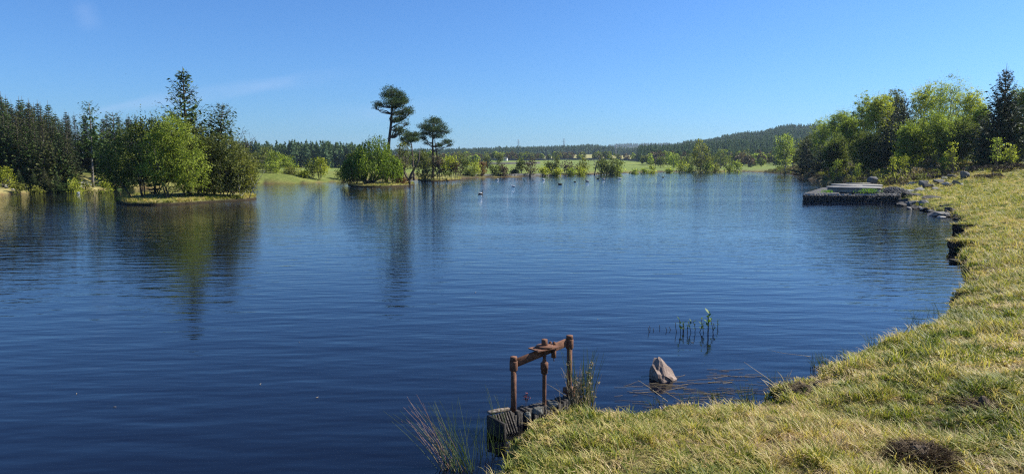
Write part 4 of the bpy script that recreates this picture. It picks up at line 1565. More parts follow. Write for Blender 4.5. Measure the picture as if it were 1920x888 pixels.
forest('spruce_plantation', [(440, 668, 350, 372, 3.2), (440, 690, 372, 440, 5)], 'dark spruce plantation standing behind the pale field on the far left', FC, (11, 14), 1)
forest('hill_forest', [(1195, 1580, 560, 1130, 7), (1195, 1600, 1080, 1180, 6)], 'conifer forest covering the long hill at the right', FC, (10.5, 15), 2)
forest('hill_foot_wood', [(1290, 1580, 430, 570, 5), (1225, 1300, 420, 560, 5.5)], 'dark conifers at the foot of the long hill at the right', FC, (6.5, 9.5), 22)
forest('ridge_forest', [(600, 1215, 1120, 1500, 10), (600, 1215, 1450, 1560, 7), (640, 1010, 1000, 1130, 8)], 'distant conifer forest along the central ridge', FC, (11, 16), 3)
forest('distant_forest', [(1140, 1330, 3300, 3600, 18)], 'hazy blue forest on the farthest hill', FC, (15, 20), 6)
forest('woodland_belt', [(640, 1015, 640, 720, 6.5), (855, 905, 500, 560, 5)], 'belt of small mixed trees between the far fields and the central ridge', FC[:2] + FB, (4.5, 7), 14, [.4, .2, .12, .08, .15, .05])
forest('mixed_woodland', [(1215, 1300, 370, 440, 8), (1380, 1560, 330, 440, 7), (1330, 1400, 340, 420, 9), (660, 860, 300, 420, 9)],
       'mixed woodland belt at the foot of the far hills', FC[:2] + FB, (4.5, 8), 4, [.3, .15, .17, .13, .15, .1])
forest('hedge', [(855, 1240, 610, 622, 4.5), (1200, 1250, 420, 432, 4)], 'hedgerow of small trees along the edge of the pale field', FB, (4, 8), 5)

# ------------------------------------------------------------ grass on the near bank


def tuft(seed, n, h, r, lean, tint, wid=.005, flat=False, spread_t=.1, curl=.5):
    rng = np.random.default_rng(seed)
    g = G()
    for k in range(n):
        a, rr_ = rng.random() * 6.28, r * math.sqrt(rng.random())
        b = np.array([math.cos(a) * rr_, math.sin(a) * rr_, -.01])
        d = rng.random() * 6.28
        L = h * rng.uniform(.55, 1.15)
        ln = lean * rng.uniform(.3, 1.3)
        hd = np.array([math.cos(d), math.sin(d), 0])
        P = []
        for s_ in (0, .4, .75, 1):
            up = L * s_ * (math.cos(ln) if not flat else .22) * (1 - curl * .25 * s_ ** 2)
            out = L * s_ * (math.sin(ln) + curl * .5 * s_ if not flat else .9)
            P.append(b + hd * out + np.array([0, 0, up + (.012 if flat else 0)]))
        P = np.array(P)
        w_ = np.array([-hd[1], hd[0], 0]) * wid * rng.uniform(.7, 1.4)
        V = np.vstack([P[0] - w_, P[0] + w_, P[1] - w_ * .9, P[1] + w_ * .9, P[2] - w_ * .6, P[2] + w_ * .6, P[3]])
        g.add(V, [[0, 1, 3, 2], [2, 3, 5, 4]], [[4, 5, 6]], tint=min(1, max(0, tint + rng.normal() * spread_t)))
    return unlinked('tuft', g.mesh('tuft', M['grass']))


TF = [tuft(1, 30, .055, .06, .45, .20), tuft(2, 30, .042, .07, .6, .34), tuft(3, 26, .070, .05, .5, .26, spread_t=.2), tuft(4, 30, .045, .08, .8, .44),      # greens
      tuft(5, 26, .055, .10, 0, .68, .004, True), tuft(6, 26, .05, .08, .9, .62, .004), tuft(7, 14, .08, .10, 0, .85, .003, True), tuft(8, 28, .045, .08, .9, .52),  # straw
      tuft(9, 12, .17, .06, .5, .35, .004, curl=1.0), tuft(10, 10, .16, .08, .8, .70, .003, curl=1.2),
      tuft(11, 16, .05, .05, 1.0, .16, .011, curl=.8, spread_t=.06)]                                                    # taller
rng = np.random.default_rng(12)


def wedge(n, Y0, Y1, u0, u1):
    y = np.sqrt(rng.uniform(Y0 ** 2, Y1 ** 2, n))
    return (rng.uniform(u0, u1, n) - CX) / F * y, y


Pg = []
for (n, Y0, Y1, u0, u1, s_) in [(17000, 3.2, 8, 700, 2150, .86), (24000, 8, 16, 1150, 2150, 1.15), (26000, 16, 38, 1650, 2150, 1.5), (30000, 38, 90, 1560, 2100, 2.2)]:
    x, y = wedge(n, Y0, Y1, u0, u1)
    d = sdist(x, y)
    k = d > .02
    Pg.append(np.stack([x, y, d, np.full(n, s_)], -1)[k])
Pg = np.vstack(Pg)
x, y, d, s0 = Pg.T
z = ground_z(x, y, d)
k = z < 5
x, y, d, s0, z = x[k], y[k], d[k], s0[k], z[k]
for (bx_, by_, bz_, bw_) in BLOCKS:            # the turf blocks carry grass too
    m_ = 130
    x = np.append(x, bx_ + rng.uniform(-.5, .55, m_) * bw_)
    y = np.append(y, by_ + rng.uniform(-.45, .5, m_) * bw_)
    z = np.append(z, bz_ + rng.uniform(-.05, .02, m_))
    d = np.append(d, np.full(m_, .2))
    s0 = np.append(s0, np.full(m_, 1.6))
n = len(x)
pat = fbm(x / .5, y / .5, 31) * .5 + fbm(x / 2.2, y / 2.2, 33) * .5
r_ = rng.random(n)
bare = fbm(x / .33, y / .33, 71)
S_cut = np.where(bare < .40, .5, 1.0)
dry = sstep(.38, .60, pat + (r_ - .5) * .35)
idx = np.where(rng.random(n) < dry, rng.choice([4, 5, 6, 7], n), rng.choice([0, 1, 2, 3], n))
idx = np.where(rng.random(n) < .035, 8, idx)
idx = np.where(rng.random(n) < .02, 9, idx)
idx = np.where((fbm(x / .4, y / .4, 61) > .60) & (rng.random(n) < .5), 10, idx)
edge = d < .35
idx = np.where(edge & (rng.random(n) < .4), 8, idx)
rot = np.stack([rng.normal(size=n) * .15, rng.normal(size=n) * .15, rng.random(n) * 6.28], -1)
hvar = .25 + 1.5 * fbm(x / .3, y / .3, 35, 2)
S_ = s0 * rng.uniform(.7, 1.25, n) * S_cut
scatter('grass', np.stack([x, y, z], -1), rot, np.stack([S_, S_, S_ * hvar], -1), idx, TF, 'yellow-green and straw-coloured short grass covering the near bank', 'grass')

# left and middle island turf, far bank fringe
Pi = []
for key, (cen, Q) in ISL.items():
    n = 900 if key == 'left' else 500
    kk = rng.integers(0, len(Q), n)
    P = cen + (Q[kk] + (Q[(kk + 1) % len(Q)] - Q[kk]) * rng.random((n, 1)) - cen) * rng.uniform(.8, .985, (n, 1))
    Pi.append(np.column_stack([P, np.full(n, .24)]))
Pi = np.vstack(Pi)
n = len(Pi)
scatter('island_grass', Pi, np.stack([np.zeros(n), np.zeros(n), rng.random(n) * 6.28], -1), np.repeat(rng.uniform(1.5, 3, n), 3).reshape(-1, 3), rng.choice([0, 1, 2, 5, 8], n), TF,
        'rough grass fringe growing on the islands', 'grass')


# scrub between the water and the right-hand grove, heather
def sprig(seed, mat, n=60, h=.5, r=.4, tint=.5, leaf=.12):
    rng = np.random.default_rng(seed)
    g = G()
    a = rng.random(n) * 6.28
    e = rng.random(n)
    P = np.stack([np.cos(a) * r * np.sqrt(rng.random(n)), np.sin(a) * r * np.sqrt(rng.random(n)), e * h], -1)
    ax = np.stack([np.cos(a) * .5, np.sin(a) * .5, np.ones(n)], -1)
    g.leaves(P, leaf, rng, .3, 0, tint + rng.normal(size=n) * .2, axis=ax)
    return unlinked('sprig', g.mesh('sprig', mat))


SC = [sprig(1, M['heather'], 90, .45, .45, .5, .17), sprig(2, M['heather'], 70, .6, .4, .7, .2), sprig(3, M['olive'], 60, .6, .35, .5, .24), sprig(4, M['straw'], 50, .6, .3, .3, .3), sprig(5, M['dull'], 70, .5, .4, .6, .2)]
n = 9000
x, y = wedge(n, 76, 230, 1380, 1800)
d = sdist(x, y)
u = x / y * F + CX
keep = (d > .1) & (d < np.where(y > 90, 18, np.where(u < 1740, 22, 12)))
keep &= ~((u > 1640) & (y < 76))
x, y, d = x[keep], y[keep], d[keep]
z = ground_z(x, y, d)
n = len(x)
f = fbm(x / 5, y / 5, 51)
idx = np.where(f < .42, rng.choice([2, 3, 4], n), np.where(f < .55, rng.choice([0, 3, 4, 2], n), rng.choice([0, 1, 1, 3], n)))
s_ = rng.uniform(.8, 1.9, n) * (.7 + .3 * sstep(0, 3, d))
scatter('undergrowth', np.stack([x, y, z - .05], -1), np.stack([np.zeros(n), np.zeros(n), rng.random(n) * 6.28], -1), np.stack([s_, s_, s_ * rng.uniform(.7, 1.2, n)], -1), idx, SC,
        'brown and green scrub between the lake edge and the right-hand grove', 'scrub')
# heather bushes: mound and patches
hb = G()
rng = np.random.default_rng(90)
n = 1500
a = rng.random(n) * 6.28
e = np.arccos(rng.uniform(0, 1, n))
P = np.stack([np.cos(a) * np.sin(e), np.sin(a) * np.sin(e), np.cos(e)], -1) * rng.uniform(.72, 1.05, (n, 1))
hb.leaves(P * [1, 1, .8], .17, rng, .3, 0, .45 + rng.normal(size=n) * .22, axis=P + [0, 0, .6])
hbm = hb.mesh('heather_bush', M['heather'])
hlab = ['dark heather bush at the right edge of the mound', 'brown heather bush below the glowing sapling', 'heather bush in front of the big dark spruce', 'dark heather bush left of the big spruce foot',
        'low heather bush at the left end of the mound', 'purplish heather bush in the middle of the mound', 'rounded heather bush on the mound crest', 'heather bush just under the darker sapling',
        'flat dark heather patch crossing the grass below the sapling', 'flat heather patch end nearest the platform', 'flat heather patch middle part in the grass', 'wide low dark bush at the foot of the bright young birch',
        'dark bush behind the round boulder by the platform', 'brown bush in the scrub left of the round boulder', 'dark heather clump at the grove edge centre', 'second dark heather clump at the grove edge']
hp = [(1912, 297, 64, 34, 15), (1880, 298, 64, 34, 14), (1856, 294, 66, 30, 13), (1832, 296, 67, 34, 15), (1806, 302, 68, 40, 10), (1868, 304, 62, 40, 12), (1898, 289, 66, 40, 12), (1842, 304, 63, 36, 10),
      (1735, 322, 72, 60, 6), (1690, 328, 76, 44, 6), (1712, 325, 74, 50, 6), (1785, 300, 72, 60, 12), (1634, 330, 78, 18, 12), (1600, 334, 82, 16, 9), (1740, 303, 78, 50, 12), (1700, 308, 82, 50, 10)]
for k, ((u, v, Y, w_, h_), lb) in enumerate(zip(hp, hlab)):
    x = ucol(u, Y)
    o = bpy.data.objects.new('heather_bush', hbm)
    C.objects.link(o)
    W_ = w_ / F * Y / 2
    o.location = (x, Y, gz(x, Y) - .1)
    o.scale = (W_ * 1.1, W_ * .8, h_ / F * Y)
    o.rotation_euler = (0, 0, k * .2)
    tag(o, lb, 'heather', 'heather bushes by the grove')

# ------------------------------------------------------------ rushes, stems, marsh plants


def rushes(name, loc, n, h, r, seed, mat, label, group=None, lean=(0, 0), fan=.25, w_=.0035, heads=False, cat='rushes'):
    rng = np.random.default_rng(seed)
    root = thing(name, label, cat, loc, 0, group)
    g = G()
    hd = G()
    for k in range(n):
        a, rr_ = rng.random() * 6.28, r * math.sqrt(rng.random())
        b = np.array([math.cos(a) * rr_, math.sin(a) * rr_ * .6, -.05])
        L = h * rng.uniform(.5, 1.1)
        d = np.array([lean[0] + rng.normal() * fan, lean[1] + rng.normal() * fan, 1])
        d /= np.linalg.norm(d)
        s_ = np.linspace(0, 1, 5)[:, None]
        P = b + d * L * s_ + np.array([d[0], d[1], -.15]) * L * .35 * s_ ** 2
        g.tube(P, np.linspace(w_, w_ * .35, 5), 3, tint=.5 + rng.normal() * .22, cap=False)
        if heads and rng.random() < .3:
            hd.leaves(P[3] + rng.normal(size=(7, 3)) * .010, .03, rng, .4, 0, .6)
    g.build('stems', mat, root)
    if heads and hd.n:
        hd.build('seed_heads', M['straw'], root)
    return root


def nz(u, v, z=.1):
    return tuple(onz(u, v, z))


RG = 'rush tufts along the near bank'
a = nz(1092, 757, .22)
rushes('rush_tuft', a, 55, .72, .13, 1, M['rush'], 'tall green rush tuft standing right of the sluice gear', RG, (.04, 0), .10, .004, True)
rushes('dead_rush_tuft', (a[0] - .02, a[1] - .06, a[2]), 70, .52, .15, 2, M['straw'], 'dead brown rush stems mixed round the right sluice post', RG, (0, 0), .14, .0035, True)
a = nz(868, 884, -.02)
rushes('rush_tuft', a, 52, .82, .2, 3, M['rush'], 'fan of green rushes leaning left at the bottom of the picture', RG, (-.28, .1), .22, .0032)
rushes('dead_rush_tuft', (a[0] - .06, a[1], a[2]), 16, .82, .14, 4, M['pink'], 'reddish dead stems leaning far left among the bottom rushes', RG, (-.5, .1), .15, .0032)
rushes('rush_tuft', nz(925, 850, .0), 22, .5, .16, 5, M['rush'], 'thin rushes rising in front of the slatted screen', RG, (-.03, 0), .16, .0026)
rushes('rush_tuft', nz(938, 790, .15), 8, .62, .08, 6, M['rush'], 'few wispy dark stems beside the left sluice post', RG, (-.15, 0), .16, .0028)
rushes('dead_rush_tuft', nz(1060, 775, .3), 14, .3, .25, 7, M['straw'], 'short straw stems at the foot of the sluice spindle', RG, (0, 0), .5, .0026)
for k, (u, v, n, h, lb) in enumerate([(1345, 745, 22, .20, 'short rush tips in the water right of the pointed rock'), (1402, 742, 26, .24, 'short rush tips before the corner of grass bank'), (1455, 712, 16, .20, 'thin rush tuft on the mossy hummock corner'),
                                      (1535, 684, 34, .26, 'dense dark rush tuft at the middle of the bank edge'), (1552, 678, 30, .24, 'dark rush tuft beside the dense one on the bank edge'), (1588, 668, 24, .22, 'rush tuft left of the leaning long blades'),
                                      (1640, 645, 26, .30, 'upright rush tuft at the straw patch of the bank edge'), (1715, 608, 22, .40, 'long-bladed rush tuft where the bank turns away'), (1752, 588, 16, .34, 'thin rush tuft farthest along the near bank'),
                                      (1290, 745, 14, .16, 'sparse rush tips just right of the pointed rock'), (1232, 752, 14, .16, 'sparse rush tips at the foot of the pointed rock')]):
    rushes('rush_tuft', nz(u, v, .05), n, h, .14, 20 + k, M['rush'], lb, RG, (-.15, -.05), .28, .003)
# long stray dead blades over the water
for k, (u0, v0, u1, v1, lb) in enumerate([(1465, 730, 1395, 678, 'long pale dead blade leaning out from the hummock corner'), (1252, 752, 1196, 712, 'pale straight straw sticking out left of the pointed rock'), (1278, 752, 1218, 716, 'second pale straw beside the pointed rock'),
                                          (1062, 742, 1018, 716, 'straight straw crossing beside the sluice spindle'), (1110, 734, 1076, 713, 'white straw crossing the rush stems'), (1520, 668, 1440, 655, 'thin curved dead blade over the water')]):
    A, B = onz(u0, v0, .25), None
    Y = A[1] + .1
    B = atY(u1, v1, Y)
    g = G()
    g.tube(bend(A, B, 6, np.random.default_rng(k), .03), np.linspace(.004, .0018, 6), 3, tint=.8)
    o = g.build('straw_stalk', M['straw'])
    tag(o, lb, 'dead grass blade', 'stray dead blades over the water')


# marsh plants standing in the near water
def marsh_plant(u, v, top, seed, label, leaves=True):
    loc = np.array(nz(u, v, 0))
    Y = loc[1]
    H = hrow(top, Y)
    root = thing('marsh_plant', label, 'water plant', tuple(loc), 0, 'marsh plants standing in the near water')
    rng = np.random.default_rng(seed)
    g, lf = G(), G()
    e = np.array([rng.normal() * .02, rng.normal() * .02, H])
    P = bend([0, 0, -.12], e, 6, rng, .05)
    g.tube(P, np.linspace(.0065, .005, 6), 5, tint=.4)
    g.build('stem', M['stem'], root)
    if leaves:
        n = 8
        for q in range(n):
            a = q * 6.283 / n + rng.random()
            d = np.array([math.cos(a), math.sin(a), rng.uniform(.5, 1.3)])
            d /= np.linalg.norm(d)
            L = max(.03, H * rng.uniform(.24, .42))
            b = P[rng.integers(3, 6)]
            s_ = np.array([-d[1], d[0], 0])
            s_ /= np.linalg.norm(s_)
            w_ = L * .20
            mid = b + d * L * .5
            tip = b + d * L - [0, 0, L * .1]
            lf.add([b, mid + s_ * w_, tip, mid - s_ * w_], [[0, 1, 2, 3]], tint=.5 + rng.normal() * .25)
        lf.build('leaves', M['marsh'], root)
    return root


mp_ = [(1268, 622, 604, 0), (1274, 623, 598, 1), (1283, 622, 604, 0), (1291, 624, 607, 1), (1297, 623, 602, 1), (1302, 622, 603, 0), (1313, 622, 598, 1), (1319, 624, 606, 0), (1325, 625, 588, 1), (1331, 624, 600, 1), (1336, 622, 605, 0), (1346, 614, 600, 1),
       (1217, 622, 613, 0), (1220, 618, 611, 0), (1236, 616, 609, 0), (1227, 620, 615, 0), (1250, 621, 614, 0), (1254, 618, 612, 0), (1328, 626, 595, 1), (1279, 622, 608, 1)]
ml = ['leafless stem that begins the main water plant cluster', 'leafy water plant with bright tip at the left of the main cluster', 'bare leaning stem in the left half of the cluster', 'short leafy water plant beside the white fleck', 'water plant under the white fleck in mid cluster',
      'dark stem right of the white fleck', 'light-tipped water plant starting the right half of the cluster', 'dark short stem inside the right half of the cluster', 'tallest water plant, two tips, right half of the cluster', 'leafy water plant just right of the tallest',
      'dark bare stem near the right end of the cluster', 'lone leafy plant that ends the cluster on the right', 'lowest left tiny shoot of the scattered group', 'dark tiny shoot, farthest left but one', 'single dark straight shoot left of the cluster',
      'tiny twig between the left shoots', 'small twin shoot just left of the cluster', 'small shoot with white tip left of the cluster', 'leafy plant hugging the tallest one', 'low leafy plant between the first two']
for k, ((u, v, t_, lf_), lb) in enumerate(zip(mp_, ml)):
    marsh_plant(u, v, t_, 60 + k, lb, bool(lf_) or (k < 12 and k % 3 > 0 and k != 10))

# floating straw in the shallows
g = G()
rng = np.random.default_rng(6)
for k in range(150):
    u, v = rng.uniform(1150, 1480), rng.uniform(690, 765)
    if v < 690 + abs(u - 1330) * .1:
        continue
    p = onz(u, v, .004 + rng.random() * .004)
    if sdist(p[:1], p[1:2])[0] > -.02:
        continue
    a = rng.normal() * .3
    L = rng.uniform(.06, .45)
    q = np.array([math.cos(a), math.sin(a), 0]) * L
    g.tube(bend(p, p + q, 4, rng, .05) * [1, 1, 0] + [0, 0, p[2]], .0022, 3, tint=rng.random() * .7, cap=False)
for (u, v) in ((1120, 598), (592, 745), (143, 738), (212, 762), (487, 720), (1296, 641), (890, 548), (560, 640)):
    p = onz(u, v, .006)
    a = rng.normal()
    g.tube([p, p + np.array([math.cos(a), math.sin(a), .05]) * .04], [.004, .002], 4, tint=.95)
tag(g.build('floating_straw', M['straw']), 'thin dead straws floating in the shallows right of the pointed rock', 'floating straw', None, 'stuff')

# brown dead tussocks on the grass
for k, (u, v, w_, lb) in enumerate([(1730, 826, 84, 'big brown dead tussock on the near grass at the lower right'), (1525, 705, 70, 'brown flattened tussock on the bank corner'), (1850, 735, 60, 'dark flattened straw tussock at the right')]):
    p = onz(u, v, .75 if k != 1 else .45)
    Y = p[1]
    x = p[0]
    r = w_ / F * Y / 2
    root = thing('dead_tussock', lb, 'tussock', (x, Y, gz(x, Y) - .02), 0, 'dead brown tussocks')
    bm = bmesh.new()
    bmesh.ops.create_icosphere(bm, subdivisions=4, radius=1)
    hh = .15 if k == 0 else .05
    for p_ in bm.verts:
        q = p_.co.copy()
        p_.co = Vector((q.x * r, q.y * r * 1.1, max(0, q.z) * hh))
        p_.co += q * (mn.noise(q * 2.6 + Vector((k, 0, 0))) * .09 + mn.noise(q * 9) * .02)
    me = bpy.data.meshes.new('mound')
    bm.to_mesh(me)
    bm.free()
    me.materials.append(M['moundsoil'])
    o = bpy.data.objects.new('mound', me)
    C.objects.link(o)
    o.parent = root
    g = G()
    rng = np.random.default_rng(k)
    for q in range(1500 if k == 0 else 260):
        a, rr_ = rng.random() * 6.28, r * 1.1 * math.sqrt(rng.random())
        b = np.array([math.cos(a) * rr_, math.sin(a) * rr_, hh * math.sqrt(max(0, 1 - (rr_ / r / 1.15) ** 2)) * .9])
        a2 = a + rng.normal() * 1.0
        L = rng.uniform(.05, .17)
        g.tube(bend(b, b + np.array([math.cos(a2) * L, math.sin(a2) * L, rng.uniform(-.02, .07)]), 4, rng, .14), [.003, .0028, .002, .001], 3, tint=rng.random() * .6, cap=False)
    g.build('dead_stems', M['deadturf'] if k != 1 else M['straw'], root)

# ------------------------------------------------------------ sluice gear
# posts
pL, pR = atY(963, 785, 7.95), atY(1067, 752, 8.45)
pL[2], pR[2] = .18, .2
TOPL, TOPR = hrow(668, 7.95), hrow(628, 8.45)
base = np.array([*(pL[:2] + pR[:2]) / 2, 0])
sl = thing('sluice_gear', 'rusty iron sluice lifting frame standing on the wooden headwall at the water', 'sluice gear', tuple(base))


def loc_(p):
    return np.asarray(p, float) - base


def cyl(g, x, y, z0, z1, r, sides=14, tint=.5, r2=None):
    g.tube([[x, y, z0], [x, y, z1]], [r, r2 or r], sides)


for P, T_ in ((pL, TOPL), (pR, TOPR)):
    q = loc_(P)
    g = G()
    cyl(g, q[0], q[1], q[2] - .15, T_ - .10, .033)
    po = g.build('post', M['rust'], sl)
    g = G()
    g.tube([[q[0], q[1], z_] for z_ in (T_ - .165, T_ - .155, T_ - .06, T_ - .05)], [.043, .048, .048, .045], 14)
    g.build('collar', M['rust'], po)
    g = G()
    g.tube([[q[0], q[1], z_] for z_ in (T_ - .05, T_ - .045, T_ - .008, T_)], [.040, .046, .046, .040], 6)
    g.build('cap_nut', M['rust'], po)
dirv = loc_(pR) - loc_(pL)
dirv[2] = 0
Lb = np.linalg.norm(dirv)
ang = math.atan2(dirv[1], dirv[0])
zA, zB = TOPL - .085, TOPR - .075
# the beam: a deep flat bar between the posts
g = G()
g.box(((loc_(pL) + loc_(pR)) / 2)[:2].tolist() + [(zA + zB) / 2], (Lb - .06, .026, .098), ang, M=Matrix.Rotation(-math.asin(max(-1, min(1, (zB - zA) / Lb))), 3, 'Y'))
beam = g.build('beam', M['rust'], sl)
md = beam.modifiers.new('bevel', 'BEVEL')
md.width = .004
mid = (loc_(pL) + loc_(pR)) / 2
zm = (zA + zB) / 2
ex = dirv / Lb
ey = np.array([-ex[1], ex[0], 0])
mid = mid + ex * .02
# plate lying across the beam
pc = mid - ex * .0 + ey * -.02
pz = zm + .055
bm = bmesh.new()
corners = []
for sx, sy in ((-1, -1), (1, -1), (1, 1), (-1, 1)):
    p = pc + ex * .175 * sx + ey * .095 * sy
    corners.append(bm.verts.new((p[0], p[1], pz - .006)))
f_ = bm.faces.new(corners)
r_ = bmesh.ops.extrude_face_region(bm, geom=[f_])
for e_ in r_['geom']:
    if isinstance(e_, bmesh.types.BMVert):
        e_.co.z += .014
bmesh.ops.recalc_face_normals(bm, faces=bm.faces[:])
me = bpy.data.meshes.new('bearing_plate')
bm.to_mesh(me)
bm.free()
me.materials.append(M['rust'])
plate = bpy.data.objects.new('bearing_plate', me)
C.objects.link(plate)
plate.parent = sl
M['hole'] = simple_mat('dark_hole', [(.3, (.01, .008, .007)), (.7, (.02, .014, .012))], 5)
for sx, sy in ((-.85, -.5), (-.55, -.75)):
    p = pc + ex * .175 * sx + ey * .095 * sy
    g = G()
    cyl(g, p[0], p[1], pz + .002, pz + .0095, .009, 10)
    g.build('bolt_hole', M['hole'], plate)
st = pc + ex * -.005
g = G()
g.tube([[st[0], st[1], z_] for z_ in (pz + .009, pz + .014, pz + .026, pz + .032)], [.098, .102, .102, .09], 24)
g.build('flange', M['rust'], sl)
g = G()
g.tube([[st[0], st[1], z_] for z_ in (pz + .032, pz + .036, pz + .10, pz + .104)], [.040, .042, .040, .034], 6)
g.build('stem_nut', M['rust'], sl)
for q, (a_, b_, h_) in enumerate([(.125, .05, .03), (.16, .02, .028)]):
    p = pc + ex * a_ + ey * b_
    g = G()
    g.tube([[p[0], p[1], pz + .008], [p[0], p[1], pz + .008 + h_]], [.022, .022], 6)
    bo = g.build('bolt', M['rust'], sl)
    g = G()
    cyl(g, p[0], p[1], pz + .008 + h_, pz + .018 + h_, .010, 8)
    g.build('bolt_end', M['rust'], bo)
# clamp bracket hanging below the plate
p = pc + ex * .12 - ey * .02
g = G()
g.box([p[0], p[1], pz - .075], (.035, .05, .12), ang)
br = g.build('bracket', M['rust'], sl)
g = G()
g.tube([p + [0, 0, pz - .135] - [0, 0, p[2]], p + [.004, 0, pz - .18] - [0, 0, p[2]]], [.006, .006], 6)
g.build('hanging_bolt', M['rust'], br)
# spindle with thread and coupling
g = G()
zs = np.linspace(-.12, pz - .006, 120)
zt = pz - .17
rs = np.where(zs > zt, .021 + .0035 * np.sin(zs * 900), .024)
g.tube(np.stack([np.full(120, st[0]), np.full(120, st[1]), zs], -1), rs, 12)
sp_ = g.build('spindle', M['rust'], sl, smooth=True)
g = G()
g.tube([[st[0], st[1], z_] for z_ in (zt - .145, zt - .14, zt - .09, zt - .088, zt - .01, zt)], [.030, .038, .040, .046, .046, .036], 8)
g.build('coupling', M['rust'], sp_)
# foot bracket of the right post
q = loc_(pR)
g = G()
g.box([q[0] + .0, q[1], .24], (.12, .10, .07), ang)
g.box([q[0] + .03, q[1] - .04, .2], (.05, .05, .16), ang)
g.build('foot_bracket', M['rust'], sl)

# headwall: capping board, leaning slats, rubble behind
A = atY(916, 769, 7.75)
B = atY(1085, 748, 8.5)
A[2] = B[2] = .24
hw = thing('headwall', 'low timber headwall under the sluice with a dark slatted screen', 'headwall', (A[0], A[1], 0))
a0 = np.array([A[0], A[1], 0])
dv = B - A
Lh = np.linalg.norm(dv)
ah = math.atan2(dv[1], dv[0])
hx = dv / Lh
hy = np.array([-hx[1], hx[0], 0])
g = G()
g.box((hx * .135 + [0, 0, .205]), (.27, .075, .028), ah)
o = g.build('capping_board', M['lichenwood'], hw)
o.modifiers.new('bevel', 'BEVEL').width = .004
g = G()
n = 26
for k in range(n):
    rngk = random.Random(k)
    s_ = .29 + (Lh - .29) * k / n
    g.box(hx * s_ + hy * .02 + np.array([0, 0, .04 + rngk.uniform(-.05, -.01)]), ((Lh - .29) / n * 1.02, .16 + rngk.uniform(-.02, .02), .27), ah)
o = g.build('masonry', M['darkrock'], hw)
for k in range(8):
    top = hx * (.02 + k * .034) - hy * .05 + np.array([0, 0, .185])
    bot = top - hy * .34 - hx * .035 + np.array([0, 0, -.40])
    me_ = G()
    d = bot - top
    Ld = np.linalg.norm(d)
    zax = -d / Ld
    xax = hx - zax * hx.dot(zax)
    xax /= np.linalg.norm(xax)
    yax = np.cross(zax, xax)
    me_.box((top + bot) / 2, (.017, .03, Ld), 0, M=np.column_stack([xax, yax, zax]))
    o = me_.build('slat', M['slatwood'], hw)
g = G()
top = hx * .145 - hy * .02 + np.array([0, 0, .17])
bot = top - hy * .30 + np.array([0, 0, -.40])
d = bot - top
zax = -d / np.linalg.norm(d)
xax = hx
yax = np.cross(zax, xax)
g.box((top + bot) / 2, (.30, .02, np.linalg.norm(d)), 0, M=np.column_stack([xax, yax, zax]))
g.build('backing_board', M['darkwood'], hw)  # the dark of the slat gaps is put into this board's colour
g = G()
g.box(hx * -.02 - hy * .19 + np.array([0, 0, -.01]), (.035, .34, .40), ah, M=Matrix.Rotation(0, 3, 'X'))
g.build('side_board', M['darkwood'], hw)  # shade of the left side put into the near-black colour
# grey mossy stones in front of the headwall
for k, (u, v, w_, h_, lb) in enumerate([(1008, 776, 30, 20, 'pale mossy stone at the foot of the sluice spindle'), (1036, 765, 34, 22, 'grey mossy stone lying on the headwall between the posts'), (990, 785, 20, 18, 'narrow grey stone right of the left sluice post')]):
    p = onz(u, v, .2)
    W_ = w_ / F * p[1]
    o = hull_rock('stone', (W_ * .85, W_ * .7, h_ / F * p[1] * 1.0), 400 + k, M['mossrock'])
    o.location = (p[0], p[1], .24)
    tag(o, lb, 'rock', 'stones at the sluice headwall')
# dark red docken head
g = G()
rng = np.random.default_rng(3)
root = thing('dock_plant', 'small dark red dock flower head left of the spindle foot', 'plant', tuple(onz(985, 775, .22)))
g.tube([[0, 0, 0], [.01, 0, .18]], [.003, .002], 4)
g.build('stem', M['stem'], root)
g = G()
g.leaves(rng.normal(size=(60, 3)) * [.014, .014, .025] + [.01, 0, .19], .02, rng, .6, 0, .4)
t = NT('dark_red_flower')
t.princ(t.ramp(t.noise(40, 3), [(.3, (.05, .008, .012)), (.7, (.14, .025, .03))]), .7)
g.build('flower_head', t.m, root)

# ------------------------------------------------------------ stone-filled wire platform
FLx, FLy = atY(1506, 380, 54)[0], 54.0
ex = np.array([1.0, .03, 0])
W_ = (1692 - 1506) / F * 54
ey = np.array([.48, .88, 0])
Dp = 15.0
pf = thing('gabion_platform', 'stone-filled wire basket platform jutting into the lake', 'platform', (FLx, FLy, 0))
Ht = .66
core = G()
# earth core kept inside the stones
c = [np.zeros(3), ex * W_, ex * W_ + ey * Dp, ey * Dp]
inn = [c[0] + ex * .25 + ey * .25, c[1] + ey * .25, c[2] - ey * .25, c[3] + ex * .25 - ey * .25]
V = np.array([p + [0, 0, -1] for p in inn] + [p + [0, 0, Ht - .1] for p in inn])
core.add(V, [[0, 1, 5, 4], [1, 2, 6, 5], [2, 3, 7, 6], [3, 0, 4, 7], [4, 5, 6, 7]])
core.build('fill', M['peat'], pf)
rng = np.random.default_rng(14)


def stones(P, sizes, name, mat, parent):
    rng = np.random.default_rng(5)
    base_ = []
    for k in range(5):
        bm = bmesh.new()
        bmesh.ops.create_icosphere(bm, subdivisions=1, radius=.5)
        for v_ in bm.verts:
            v_.co *= rng.uniform(.7, 1.15)
        base_.append((np.array([v_.co[:] for v_ in bm.verts]), np.array([[v_.index for v_ in f.verts] for f in bm.faces])))
        bm.free()
    g = G()
    for k, (p, s_) in enumerate(zip(P, sizes)):
        v_, f = base_[k % 5]
        a = rng.random() * 6.28
        R_ = np.array([[math.cos(a), -math.sin(a), 0], [math.sin(a), math.cos(a), 0], [0, 0, 1]])
        g.add((v_ * [1, 1, .75] * s_) @ R_.T + p, T=f, tint=rng.random())
    return g.build(name, mat, parent, kind='stuff')


